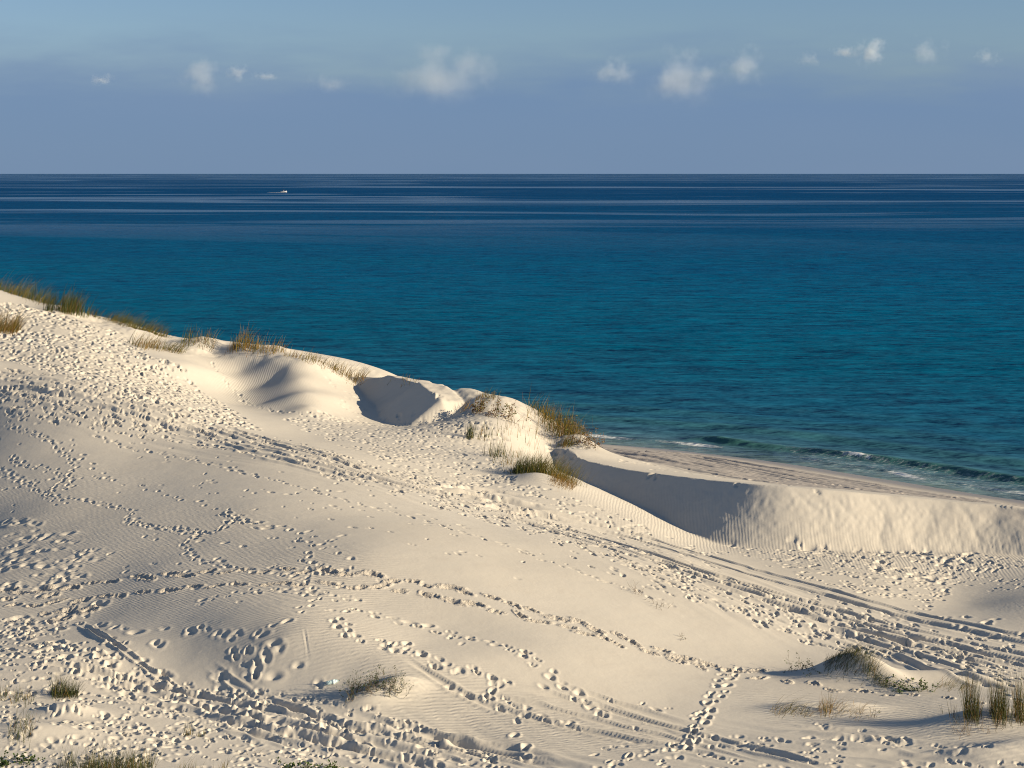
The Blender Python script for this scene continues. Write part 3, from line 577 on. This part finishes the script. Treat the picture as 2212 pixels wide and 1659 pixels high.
# ------------------------------------------------------------------ plants
def mesh_obj(name, V, F, mats, parent=None, attrs=None, smooth_=False, midx=None):
    me = bpy.data.meshes.new(name); me.from_pydata([tuple(v) for v in V], [], F)
    for m_ in (mats if isinstance(mats, (list, tuple)) else [mats]): me.materials.append(m_)
    for k, v in (attrs or {}).items():
        a = me.attributes.new(k, 'FLOAT', 'POINT'); a.data.foreach_set('value', np.asarray(v, np.float32))
    if smooth_: me.polygons.foreach_set('use_smooth', np.ones(len(me.polygons), bool))
    if midx is not None: me.polygons.foreach_set('material_index', np.asarray(midx, np.int32))
    o = bpy.data.objects.new(name, me); C.objects.link(o)
    if parent is not None:
        o.parent = parent
        if name in ('green_blades', 'dry_blades', 'olive_blades', 'straw_blades', 'stems', 'leaves'): o['kind'] = 'stuff'
    return o
def thing(name, label, cat, loc, group=None):
    o = bpy.data.objects.new(name, None); C.objects.link(o); o.location = loc; o.empty_display_size = .2
    o['label'] = label; o['category'] = cat
    if group: o['group'] = group
    o['kind'] = 'thing'
    return o
def leaf_mat(name, stops, trans=.25):
    m_, nt = new_mat(name); f = attr(nt, 'tone'); cr = nt.add('ShaderNodeValToRGB', {0: f}); e = cr.color_ramp.elements
    while len(e) < len(stops): e.new(.5)
    for q, (p, cc) in zip(e, stops): q.position = p; q.color = (*cc, 1)
    b = nt.add('ShaderNodeBsdfPrincipled', {'Base Color': cr.outputs[0], 'Roughness': .6, 'Specular IOR Level': .25})
    t = nt.add('ShaderNodeBsdfTranslucent', {'Color': cr.outputs[0]})
    mx = nt.add('ShaderNodeMixShader', {0: trans, 1: b.outputs[0], 2: t.outputs[0]}); nt.add('ShaderNodeOutputMaterial', {0: mx.outputs[0]}); return m_
GRASS = leaf_mat('grass_blade', ((0, (.014, .02, .008)), (.25, (.035, .05, .012)), (.5, (.10, .10, .014)), (.72, (.25, .155, .022)), (.88, (.17, .08, .025)), (1, (.34, .24, .11))))
LEAF = leaf_mat('shrub_leaf', ((0, (.02, .03, .012)), (.3, (.045, .085, .02)), (.55, (.12, .16, .04)), (.75, (.20, .13, .06)), (1, (.17, .07, .035))))
TWIG = leaf_mat('twig_bark', ((0, (.05, .04, .03)), (1, (.17, .12, .08))), 0)
prg = np.random.default_rng(5)
def blades(base, hts, lean, w, tone, spread=.25, curve=.6, seg=4, dirx=(1, .15)):
    """tapered bent blades; base (n,3), one height and tone each"""
    n = len(base); az = prg.uniform(0, 2 * np.pi, n); tilt = np.abs(prg.normal(0, spread, n))
    d0 = np.stack([np.cos(az) * tilt, np.sin(az) * tilt, np.ones(n)], 1); wind = np.array([dirx[0], dirx[1], 0]) / np.hypot(*dirx)
    d0 += wind * (lean * prg.uniform(.4, 1.3, n))[:, None] * .5; d0 /= np.linalg.norm(d0, axis=1)[:, None]
    bend = (wind * (lean * curve * prg.uniform(.2, 1.5, n))[:, None] + np.stack([np.cos(az), np.sin(az), 0 * az], 1) * (curve * .35 * prg.uniform(0, 1, n))[:, None]); bend[:, 2] -= .35 * curve * (np.abs(lean) + .3) * prg.uniform(0, 1, n)
    fa = prg.uniform(-.9, .9, n); sd = np.stack([np.cos(fa), np.sin(fa), 0 * fa], 1)
    V = []; 
    for k in range(seg):
        t = k / seg; p = base + hts[:, None] * (d0 * t + bend * t * t); ww = (w * (1 - t) ** .6)[:, None] * .5
        V.append(p - sd * ww); V.append(p + sd * ww)
    V.append(base + hts[:, None] * (d0 + bend)); V = np.stack(V, 1); m_ = 2 * seg + 1; V[:, :, 2] = np.maximum(V[:, :, 2], base[:, None, 2] - .05)
    F = []
    for i in range(n):
        o = i * m_
        for k in range(seg - 1): F.append((o + 2 * k, o + 2 * k + 1, o + 2 * k + 3, o + 2 * k + 2))
        F.append((o + 2 * seg - 2, o + 2 * seg - 1, o + 2 * seg))
    return V.reshape(-1, 3), F, np.repeat(tone, m_)
def line_bases(X0, Y0, X1, Y1, n, thick):
    a = np.array(hit(X0, Y0)); b = np.array(hit(X1, Y1)); t = prg.uniform(0, 1, n); g = prg.normal(0, 1, n)
    L = b - a; nrm = np.array([-L[1], L[0]]) / (np.hypot(L[0], L[1]) + 1e-6) if np.hypot(L[0], L[1]) > .4 else np.array([0, 1.])
    P = a[None, :2] + t[:, None] * L[None, :2] + (g * thick)[:, None] * nrm + prg.normal(0, .04, (n, 2))
    zz = np.array([ground(x, y) - .03 for x, y in P]); return np.column_stack([P, zz]), a, b
def grass(label, X0, Y0, X1, Y1, hpx, n, lean=.4, tone=(.2, .55), dry=.2, thick=.25, spread=.25, curve=.6, w=None, name='beach_grass', group='clumps of beach grass on the dunes'):
    B, a, b = line_bases(X0, Y0, X1, Y1, n, thick); c = (a + b) / 2; hm = (1.5 if c[1] < 85 else 1.5) * hpx * S * c[1] / FPX
    root = thing(name, label, 'beach grass', (c[0], c[1], ground(c[0], c[1])), group); o = np.array(root.location)
    clump = .65 + .35 * vnoise(B[:, 0] * 2.3, B[:, 1] * 2.3, 200) ; h = hm * np.clip(prg.normal(.72, .22, n) * (clump + .15), .2, 1.25)
    isd = prg.random(n) < dry; w0 = (w or .010) * (c[1] / 60) ** 1.1
    for nm, k, tn in (('green_blades', ~isd, tone), ('dry_blades', isd, (.7, 1.0))):
        if not k.any(): continue
        m_ = k.sum(); V, F, T_ = blades(B[k] - o, h[k] * (1 if nm[0] == 'g' else .85), lean, np.full(m_, w0) * prg.uniform(.6, 1.4, m_), prg.uniform(*tn, m_), spread, curve)
        mesh_obj(nm, V, F, GRASS, root, {'tone': T_})
    return root
def shrub(label, X0, Y0, X1, Y1, hpx, nst, nl, leaf=.05, tone=(.2, .6), name='dune_shrub', cat='shrub', creeping=False, twig=.008, spread=.5, lean=0.1, group=None, thick=.15):
    B, a, b = line_bases(X0, Y0, X1, Y1, nst, thick); c = (a + b) / 2; hm = hpx * S * c[1] / FPX
    root = thing(name, label, cat, (c[0], c[1], ground(c[0], c[1])), group); o = np.array(root.location)
    V = []; F = []; T_ = []; tips = []
    def twigline(p, d, L, r, depth):
        k = 5; pts = [p]; dd = d.copy()
        for i in range(k):
            dd = dd + prg.normal(0, .22, 3); dd[2] += .03; dd /= np.linalg.norm(dd); p = p + dd * L / k; pts.append(p); tips.append((p, dd))
            if depth and prg.random() < .55: twigline(p, dd + prg.normal(0, .6, 3), L * .5, r * .6, depth - 1)
        s0 = len(V); t_ = prg.uniform(0, 1)
        for i, q in enumerate(pts):
            rr = r * (1 - .75 * i / k)
            for g in range(3): an = g * 2.094; V.append(q + rr * np.array([math.cos(an), math.sin(an), .3 * math.sin(an)])); T_.append(t_)
        for i in range(k):
            for g in range(3): F.append((s0 + 3 * i + g, s0 + 3 * i + (g + 1) % 3, s0 + 3 * i + 3 + (g + 1) % 3, s0 + 3 * i + 3 + g))
    for p in B - o:
        az = prg.uniform(0, 6.28); d = np.array([math.cos(az) * spread + lean, math.sin(az) * spread, .25 if creeping else 1.0]); d /= np.linalg.norm(d)
        twigline(p, d, hm * prg.uniform(.5, 1.15) * (1.2 if not creeping else 1.6), twig * (c[1] / 60) ** .6, 1)
    mesh_obj('stems', V, F, TWIG, root, {'tone': T_})
    if nl:
        LV = []; LF = []; LT = []
        for _ in range(nl):
            p, dd = tips[prg.integers(len(tips))]; p = p + prg.normal(0, .02, 3); ax = prg.normal(0, 1, 3); ax[2] = abs(ax[2]) * .6; ax /= np.linalg.norm(ax); sd = np.cross(ax, prg.normal(0, 1, 3)); sd /= np.linalg.norm(sd); L = leaf * prg.uniform(.6, 1.3); nn = np.cross(ax, sd); s0 = len(LV)
            LV += [p, p + ax * L * .5 + sd * L * .32 + nn * L * .1, p + ax * L, p + ax * L * .5 - sd * L * .32 + nn * L * .1, p + ax * L * .45]
            LF += [(s0, s0 + 1, s0 + 4), (s0 + 1, s0 + 2, s0 + 4), (s0 + 2, s0 + 3, s0 + 4), (s0 + 3, s0, s0 + 4)]; LT += [prg.uniform(*tone)] * 5
        mesh_obj('leaves', LV, LF, LEAF, root, {'tone': LT})
    return root
YG = (.26, .66); DG = (.08, .38); BR = (.42, .85); GR = (.2, .5)
# --- along the ridge against the sea, left to right
grass('long yellow-green band of grass at the high left end of the ridge crest', 0, 624, 112, 660, 36, 520, .5, YG, .15, .5)
grass('slim dark green tuft standing just left of the bushy ridge clump', 100, 672, 113, 671, 38, 70, .3, DG, .1, .15)
grass('bushy green clump on the ridge above a small shaded hollow', 126, 674, 172, 674, 44, 420, .35, (.12, .5), .15, .35)
grass('faint green wisps behind the crest, right of the bushy ridge clump', 183, 680, 212, 686, 20, 70, .5, GR, .2, .3)
grass('long sweep of olive grass leaning right down the ridge crest', 236, 690, 348, 728, 30, 620, .8, YG, .15, .45)
grass('brownish grass hanging on the slope below the long leaning sweep', 288, 748, 350, 752, 32, 200, .5, (.3, .8), .35, .5)
grass('small windswept tuft bending right over a bright smooth slope', 356, 752, 392, 764, 28, 140, 1.0, (.25, .6), .25, .3)
grass('dark brown clump on the upper slope, cut by the left picture edge', -20, 712, 40, 716, 42, 420, .6, (.3, .85), .35, .6)
grass('sparse grass behind the small bright sand peak of the ridge', 392, 742, 462, 748, 32, 150, .3, (.25, .65), .3, .5)
grass('yellow-brown clump on the crest above the rippled bowl', 498, 754, 560, 755, 36, 260, .3, (.4, .85), .3, .35)
grass('thin brown grass trailing right from the clump above the rippled bowl', 562, 757, 606, 763, 26, 120, .4, BR, .3, .35)
grass('few short grass stalks on the crest past the rippled bowl', 615, 768, 642, 773, 17, 45, .4, BR, .3, .3)
grass('thin olive grass line on the crest left of the shaded steep face', 650, 780, 718, 794, 22, 150, .5, (.35, .8), .25, .4)
grass('brown grass where the crest meets the shaded steep face', 720, 796, 788, 818, 26, 190, .5, BR, .3, .4)
grass('few thin stalks on the crest over the shaded steep face', 850, 818, 896, 828, 14, 30, .3, (.3, .7), .4, .4)
grass('small olive tuft on the crest at the foot of a rounded sand hummock', 1032, 860, 1068, 862, 20, 110, .3, (.35, .75), .3, .3)
grass('wiry bent dry stalks left of the dark brown shrub', 994, 888, 1016, 880, 26, 26, .7, BR, .8, .3, .35)
shrub('dark brown leafy shrub in the shaded hollow below the sand hummock', 1014, 893, 1044, 892, 22, 16, 420, .10, (.55, 1.0), spread=.6, thick=.3)
shrub('taller upright shrub with rusty leaves right of the dark brown shrub', 1072, 902, 1106, 906, 34, 16, 360, .10, (.5, .95), spread=.35, thick=.3)
shrub('low twiggy reddish plant between the two leafy shrubs', 1046, 897, 1072, 900, 13, 14, 120, .08, (.7, 1.0), spread=.6, thick=.3)
grass('scattered single stalks over the sunlit bank right of the shrubs', 1095, 925, 1190, 940, 26, 44, .1, (.4, .8), .5, 1.6, .12)
grass('thin green grass at the upper edge of the dense olive bank clump', 1150, 885, 1185, 898, 28, 90, .2, GR, .2, .4)
grass('dense olive and gold clump on the seaward edge of the bank', 1178, 900, 1246, 936, 44, 620, .2, (.3, .75), .3, .6)
shrub('rusty bush at the lower end of the bank beside the beach', 1248, 958, 1290, 968, 26, 26, 420, .09, (.6, 1.0), spread=.6, thick=.5)
shrub('brown leafy bush merging into the right side of the olive bank clump', 1226, 938, 1250, 948, 26, 16, 260, .09, (.5, .95), spread=.5, thick=.4)
grass('small leaning green tuft on the bank just above the scarp', 1210, 960, 1240, 964, 32, 150, .5, (.2, .65), .3, .3)
grass('upright green tuft alone on the trodden flank', 1008, 946, 1022, 945, 32, 75, .05, DG, .1, .15, .12)
grass('sparse short stalks right of the upright green tuft', 1026, 943, 1062, 943, 22, 45, .05, GR, .2, .35, .12)
grass('sparse thin stalks on the bank, farther right of the upright tuft', 1066, 944, 1132, 944, 22, 50, .05, (.3, .7), .4, .6, .12)
grass('blue-green sparse tuft below the thin stalks of the flank', 1060, 988, 1088, 986, 42, 85, .05, (.1, .35), .1, .35, .15)
grass('thin row of short stalks between the blue-green tuft and the scarp', 1092, 986, 1132, 984, 26, 50, .05, (.25, .6), .3, .5, .12)
grass('low pale stalks just above the big green and gold clump', 1072, 1004, 1104, 1000, 20, 50, .2, (.35, .75), .4, .4, .2)
r = grass('big green and gold clump at the left end of the long scarp', 1108, 1022, 1176, 1022, 38, 560, .25, (.1, .5), .1, .35)
B, a_, b_ = line_bases(1170, 1020, 1232, 1046, 620, .45); o_ = np.array(r.location); h_ = 52 * S * a_[1] / FPX * np.clip(prg.normal(.72, .22, 620), .2, 1.2)
V, F, T_ = blades(B - o_, h_, .5, np.full(620, .012), prg.uniform(.3, .72, 620), .3, .6); mesh_obj('olive_blades', V, F, GRASS, r, {'tone': T_})
B, a_, b_ = line_bases(1190, 1036, 1238, 1056, 320, .35)
V, F, T_ = blades(B - o_, h_[:320] * .55, .6, np.full(320, .012), prg.uniform(.68, 1., 320), .5, .8); mesh_obj('straw_blades', V, F, GRASS, r, {'tone': T_})
grass('wiry dark spikes at the left foot of the big green and gold clump', 1096, 1020, 1112, 1024, 24, 34, -.4, (.0, .2), .1, .2, .35)
# --- middle of the slope
shrub('bare dry twig bush on the brow of the smooth slope', 1358, 1278, 1384, 1283, 20, 9, 0, name='dry_twigs', cat='dry plant', spread=.5, twig=.007)
shrub('second bare twig bush farther down the brow of the smooth slope', 1412, 1308, 1446, 1320, 17, 9, 0, name='dry_twigs', cat='dry plant', spread=.6, twig=.007)
shrub('low string of dry stems joining the two bare twig bushes', 1340, 1272, 1420, 1306, 6, 16, 0, name='dry_twigs', cat='dry plant', creeping=True, spread=.8, twig=.006, thick=.1)
shrub('tiny lone dark sprig on the smooth sunlit sand', 1470, 1380, 1476, 1380, 13, 4, 24, .03, (.0, .3), spread=.4)
# --- mound on the right
r = grass('windswept dark grass crowning the steep sand mound', 1778, 1440, 1850, 1418, 25, 460, .7, (.0, .35), .1, .22, .4, .9)
B, a_, b_ = line_bases(1828, 1422, 1876, 1442, 260, .2); o_ = np.array(r.location); h_ = 36 * S * a_[1] / FPX * np.clip(prg.normal(.72, .22, 260), .2, 1.2)
V, F, T_ = blades(B - o_, h_, .7, np.full(260, .009), prg.uniform(.1, .6, 260), .4, .9); mesh_obj('olive_blades', V, F, GRASS, r, {'tone': T_})
grass('thin spraying tuft on the right shoulder of the steep sand mound', 1868, 1450, 1892, 1456, 50, 75, .5, (.1, .5), .2, .12, .4, .8)
grass('short green mat trailing down the right edge of the sand mound', 1888, 1462, 1922, 1486, 15, 190, .5, (.2, .45), .05, .1, .4)
shrub('dark leafy sprig with pale top at the left foot of the sand mound', 1716, 1446, 1736, 1446, 24, 7, 110, .055, (.05, .5), spread=.35)
shrub('low dark leafy plant hugging the shaded foot of the sand mound', 1698, 1447, 1772, 1447, 11, 22, 150, .05, (.0, .3), creeping=True, spread=.8)
shrub('green creeping plant with round leaves right of the sand mound', 1928, 1484, 2016, 1488, 17, 30, 420, .07, (.1, .5), creeping=True, spread=.8, name='creeping_plant', cat='plant', thick=.3)
grass('arching fine grass between creeping plant and the tall clumps', 2030, 1482, 2092, 1492, 30, 110, .9, (.25, .65), .3, .3, .4, .9)
def tall(label, X0, Y0, X1, Y1, h, n, **k): return grass(label, X0, Y0, X1, Y1, h, n, .05, (.05, .5), .25, .2, .17, .3, w=.010, group='tall upright grass at the right edge', **k)
tall('tall upright grass clump, left one of the two beside the right edge', 2084, 1549, 2116, 1552, 76, 230)
tall('tall upright grass clump with reddish base, nearer the right edge', 2142, 1552, 2172, 1550, 78, 260)
tall('tall upright grass cut off by the right picture edge', 2190, 1552, 2222, 1555, 92, 200)
tall('thin fan of stalks left of the tall upright clumps', 2055, 1553, 2066, 1553, 48, 26)
tall('few thin stalks between the second tall clump and the right edge', 2178, 1554, 2190, 1554, 48, 26)
tall('single short stalk on bare sand left of the tall clumps', 2032, 1540, 2035, 1540, 27, 4)
shrub('dry reddish brush on the shaded bank below the tall grass', 2062, 1586, 2170, 1570, 28, 40, 60, .03, (.7, 1), name='dry_brush', cat='dry plant', spread=.55, twig=.006, thick=.2)
grass('flat arching straw and green grass left of the dry wiry tuft', 1664, 1540, 1706, 1534, 34, 80, .9, (.3, .7), .4, .2, .4, .8)
grass('fine grass draped down the right of the flat arching grass', 1706, 1536, 1752, 1546, 20, 90, 1.0, (.3, .7), .3, .15, .4, .8)
grass('dry wiry tuft with upright stalks on the low right hump', 1768, 1540, 1800, 1541, 52, 75, .15, (.35, .85), .6, .15, .25, .5)
grass('loose dry arching stalks right of the dry wiry tuft', 1802, 1541, 1862, 1542, 40, 70, .8, (.4, .9), .6, .2, .35, .8)
shrub('small fleshy sprout by itself on the low right hump', 1876, 1550, 1888, 1550, 22, 5, 40, .04, (.1, .5), spread=.25)
# --- lower left and bottom edge
grass('compact dark green tuft with a bright sand tail, lower left', 112, 1504, 164, 1502, 36, 420, .2, (.0, .42), .08, .2, .45, .5)
grass('sparse green stalks at the left picture edge above the grey-green tuft', -6, 1512, 12, 1508, 38, 36, .05, GR, .2, .2, .15)
grass('loose thin green tufts left of the compact dark tuft', 22, 1514, 72, 1510, 34, 90, .1, (.25, .5), .15, .3, .2)
grass('grey-green upright tuft low by the left edge', 18, 1584, 70, 1580, 44, 150, .15, (.12, .45), .2, .3, .3)
grass('tiny dark sprout alone on the smooth lower left sand', 132, 1562, 140, 1562, 14, 10, .5, DG, .1, .05, .4)
grass('small olive tuft on bare sand near the bottom, left of its twin', 396, 1588, 414, 1588, 30, 40, .1, (.25, .6), .3, .1, .25)
grass('slimmer olive tuft right of its twin near the bottom', 424, 1590, 438, 1590, 26, 26, .15, (.3, .65), .3, .1, .2)
grass('thin upright tuft left of the wide clump on the bottom edge', 126, 1654, 164, 1658, 46, 85, .05, (.15, .45), .15, .2, .2)
grass('wide dense green clump rising from the bottom edge', 176, 1668, 326, 1672, 46, 850, .12, (.1, .5), .15, .5, .3, .5)
grass('pale thin tuft right of the wide clump on the bottom edge', 384, 1668, 430, 1670, 32, 65, .1, (.3, .6), .3, .2, .25)
grass('small wisp on the bottom edge farther right of the wide clump', 468, 1666, 488, 1668, 34, 30, .1, (.3, .65), .3, .1, .25)
shrub('dark green creeper with round leaves in the bottom left corner', -10, 1654, 62, 1644, 16, 26, 330, .085, (.1, .45), creeping=True, spread=.7, name='creeping_plant', cat='plant', thick=.2)
shrub('glossy green creeper leaves peeking over the bottom edge, left patch', 612, 1668, 664, 1670, 16, 20, 260, .08, (.2, .5), creeping=True, spread=.7, name='creeping_plant', cat='plant', thick=.2)
shrub('glossy green creeper leaves peeking over the bottom edge, right patch', 674, 1668, 736, 1670, 22, 24, 300, .08, (.2, .5), creeping=True, spread=.7, name='creeping_plant', cat='plant', thick=.2)
shrub('scrap of dry twigs on sand near the bottom left of centre', 518, 1628, 562, 1626, 9, 12, 0, name='dry_twigs', cat='dry plant', creeping=True, spread=.7, twig=.006)
shrub('spreading twiggy bush with tiny green leaves on a small hump', 746, 1510, 868, 1493, 30, 110, 2200, .036, (.0, .35), name='dune_bush', spread=.6, twig=.006, thick=.14)

# ------------------------------------------------------------------ plastic bottle
def plain(name, col, rough_=.5, trans=0., spec=.5):
    m_, nt = new_mat(name); geo = nt.add('ShaderNodeTexCoord'); v = nt.noise(geo.outputs['Object'], 9, 3, .6)
    c_ = nt.mix(nt.math('MULTIPLY', v, .35), (*col, 1), (*[q * .7 for q in col], 1))
    b = nt.add('ShaderNodeBsdfPrincipled', {'Base Color': c_, 'Roughness': rough_, 'Transmission Weight': trans, 'Specular IOR Level': spec}); nt.add('ShaderNodeOutputMaterial', {0: b.outputs[0]}); return m_
def lathe(prof, n=20, flute=0.0):
    V = []; F = []
    for i, (x, r_) in enumerate(prof):
        for k in range(n): an = 2 * math.pi * k / n; q = r_ * (1 + flute * (k % 2) * (0 < i < len(prof) - 1)); V.append((x, q * math.cos(an), q * math.sin(an)))
    for i in range(len(prof) - 1):
        for k in range(n): F.append((i * n + k, i * n + (k + 1) % n, (i + 1) * n + (k + 1) % n, (i + 1) * n + k))
    return V, F
q = hit(720, 1476); bt = thing('plastic_bottle', 'clear blue plastic bottle lying on the trodden sand left of the twiggy bush', 'bottle', (q[0], q[1], q[2] + .05)); bt.rotation_euler = (0, R(-4), R(28)); bt.scale = (1.15, 1.15, 1.15)
V, F = lathe([(-.20, .002), (-.20, .04), (-.19, .056), (-.15, .058), (-.145, .053), (-.09, .058), (-.085, .054), (-.03, .058), (.05, .058), (.09, .052), (.13, .034), (.15, .018), (.165, .017)]); mesh_obj('body', V, F, plain('bottle_plastic', (.62, .80, .86), .12, .55), bt, smooth_=True)
V, F = lathe([(-.05, .0585), (-.05, .0605), (.04, .0605), (.04, .0585)]); mesh_obj('label_band', V, F, plain('label_film', (.55, .68, .74), .35), bt, smooth_=True)
V, F = lathe([(.158, .002), (.158, .021), (.185, .021), (.187, .001)]); mesh_obj('cap', V, F, plain('cap_plastic', (.05, .09, .12), .4), bt)

# ------------------------------------------------------------------ motor boat far out, heading right
by = 20 * FPX / (415.5 * S - HZ); bx = (613 * S - 512) / FPX * by
boat = thing('motor_boat', 'small white motor boat with canopy speeding right far out on the sea', 'boat', (bx, by, 0)); boat.rotation_euler = (0, R(-4), R(4))
WH = plain('boat_gelcoat', (.52, .53, .55), .3); DK = plain('boat_dark', (.03, .035, .045), .5); GL = plain('boat_glass', (.05, .08, .10), .1)
st = [(-3.0, 1.05, .95, -.15), (-1.5, 1.15, .98, -.2), (0, 1.15, 1.05, -.2), (1.5, .95, 1.18, -.1), (2.6, .45, 1.32, .2), (3.2, .04, 1.42, .6)]; V = []; F = []
for x, hw, top_, bot in st: V += [(x, -hw, top_), (x, -hw * .82, bot + .35), (x, 0, bot), (x, hw * .82, bot + .35), (x, hw, top_), (x, hw * .8, top_ - .25), (x, -hw * .8, top_ - .25)]
for i in range(5):
    for k in range(7): F.append((i * 7 + k, i * 7 + (k + 1) % 7, i * 7 + 7 + (k + 1) % 7, i * 7 + 7 + k))
F += [tuple(range(7))[::-1], tuple(range(35, 42))]; mesh_obj('hull', V, F, WH, boat)
def bx_(name, c_, s_, m_, par, tap=1.0):
    V = [(c_[0] + sx * s_[0] / 2 * (tap if sz > 0 else 1), c_[1] + sy * s_[1] / 2 * (tap if sz > 0 else 1), c_[2] + sz * s_[2] / 2) for sz in (-1, 1) for sx, sy in ((-1, -1), (1, -1), (1, 1), (-1, 1))]
    return mesh_obj(name, V, [(3, 2, 1, 0), (4, 5, 6, 7), (0, 1, 5, 4), (1, 2, 6, 5), (2, 3, 7, 6), (3, 0, 4, 7)], m_, par)
cons = bx_('console', (.1, 0, 1.45), (.9, .9, 1.1), WH, boat, .75); bx_('windscreen', (.35, 0, 2.15), (.1, .8, .45), GL, cons, .85)
cn = bx_('canopy', (-.2, 0, 3.02), (2.3, 1.7, .12), DK, boat, .92)
for sx in (-1, 1):
    for sy in (-1, 1): bx_('canopy_post', (-.2 + sx * .9, sy * .7, 1.95), (.07, .07, 2.0), DK, cn)
bx_('seat', (-1.4, 0, 1.15), (.7, 1.2, .7), DK, boat, .9); bx_('bow_cushion', (1.7, 0, 1.22), (.9, .8, .2), DK, boat, .8)
ob = bx_('outboard_motor', (-3.25, 0, 1.15), (.5, .45, .75), DK, boat, .8); bx_('motor_shaft', (-3.3, 0, .4), (.2, .15, .9), DK, ob)
FOAM, nt = new_mat('sea_foam'); b = nt.add('ShaderNodeBsdfPrincipled', {'Base Color': nt.mix(nt.noise(nt.add('ShaderNodeNewGeometry').outputs['Position'], 2.2, 4, .7), (.62, .67, .70, 1), (.82, .84, .85, 1)), 'Roughness': .9}); nt.add('ShaderNodeOutputMaterial', {0: b.outputs[0]})
V = []; F = []; n_ = 90
for i in range(n_):
    t = i / (n_ - 1); x = 3.4 - t * 21; hh_ = (.7 if x > 1.8 else .1 if x > -2.8 else .22 * (1 - t) ** .5) * (.7 + .5 * prg.random()); w_ = .9 + 3.0 * t
    for k in range(7): a = k / 6 * math.pi; V.append((bx + x, by + w_ * math.cos(a), -.05 + hh_ * math.sin(a) * (.8 + .4 * prg.random())))
for i in range(n_ - 1):
    for k in range(6): F.append((i * 7 + k, i * 7 + k + 1, i * 7 + 8 + k, i * 7 + 7 + k))
wk = mesh_obj('wake_foam', V, F, FOAM, smooth_=True); wk['kind'] = 'stuff'

# ------------------------------------------------------------------ clouds over the horizon
def cloud(label, X, Y, wp, hp, dens, seed):
    dist_ = 24000.0; x = (X * S - 512) / FPX * dist_; zc_ = CAMZ + (HZ - Y * S) / FPX * dist_
    me = bpy.data.meshes.new('cloud'); import bmesh
    bm_ = bmesh.new(); bmesh.ops.create_icosphere(bm_, subdivisions=3, radius=1.0); bm_.to_mesh(me); bm_.free()
    o = bpy.data.objects.new('cloud', me); C.objects.link(o); o.location = (x, dist_, zc_); k = S * dist_ / FPX / 2 * 1.6
    o.scale = (wp * k, wp * k * .8, hp * k); o['label'] = label; o['category'] = 'cloud'; o['kind'] = 'thing'; o['group'] = 'small clouds above the horizon'
    m_, nt = new_mat('cloud_vapour'); tcn = nt.add('ShaderNodeTexCoord'); ob = tcn.outputs['Object']
    asp = wp / hp
    ln = nt.add('ShaderNodeVectorMath', {0: ob}, operation='LENGTH').outputs['Value']
    nz = nt.noise(nt.mapping(ob, (1.25 * asp ** .5, 1.25 * asp ** .5, 1.25 / asp ** .5), (0, 0, 0), (seed * 3.1, seed * 1.7, seed)), 1.5, 5, .52)
    zz_ = nt.add('ShaderNodeSeparateXYZ', {0: ob}).outputs[2]
    f = nt.math('ADD', nt.math('SUBTRACT', 0.62, ln), nt.math('MULTIPLY', nt.math('SUBTRACT', nz, .5), 2.3))
    f = nt.math('MULTIPLY', nt.math('MULTIPLY', nt.ss(f, 0.0, .9), nt.ss(ln, 1.0, .75)), nt.ss(zz_, -.85, .25))
    d_ = nt.math('MULTIPLY', f, 1.7 * dens / (wp * k))
    v = nt.add('ShaderNodeVolumeScatter', {'Color': (.40, .455, .54, 1), 'Density': d_, 'Anisotropy': .2}); nt.add('ShaderNodeOutputMaterial', {1: v.outputs[0]})  # cool scatter colour paints in the blue haze in front of the clouds
    me.materials.append(m_)
for i, a in enumerate((('tiny pale puff, leftmost of the clouds', 222, 174, 56, 26, 1.6), ('faint rounded cloud left of two small puffs', 432, 168, 105, 90, 1.5), ('small puff right of the faint rounded cloud', 512, 160, 46, 44, 1.8),
        ('flat thin streak of cloud beside the small puff', 575, 166, 60, 20, 1.8), ('barely visible smudge left of the biggest cloud', 710, 184, 90, 44, .8), ('biggest cloud, broad with a bright left tower', 950, 168, 215, 125, 2.4),
        ('faint cloud left of the bright double cloud', 1325, 160, 90, 70, 1.4), ('bright ragged cloud sloping down to the right', 1482, 172, 150, 125, 2.4), ('dim upright puff right of the ragged cloud', 1610, 148, 80, 90, 1.4),
        ('low flat puff touching the brightest little cloud', 1826, 113, 60, 30, 2.0), ('brightest little round cloud', 1881, 116, 62, 62, 3.0), ('dim grey puff right of the brightest little cloud', 2005, 112, 75, 62, 1.2), ('very faint puff left of the brightest little cloud', 1745, 130, 50, 34, 1.0), ('faint puff, rightmost of the clouds', 2135, 126, 50, 40, 1.0))):
    cloud(*a, i + 1)
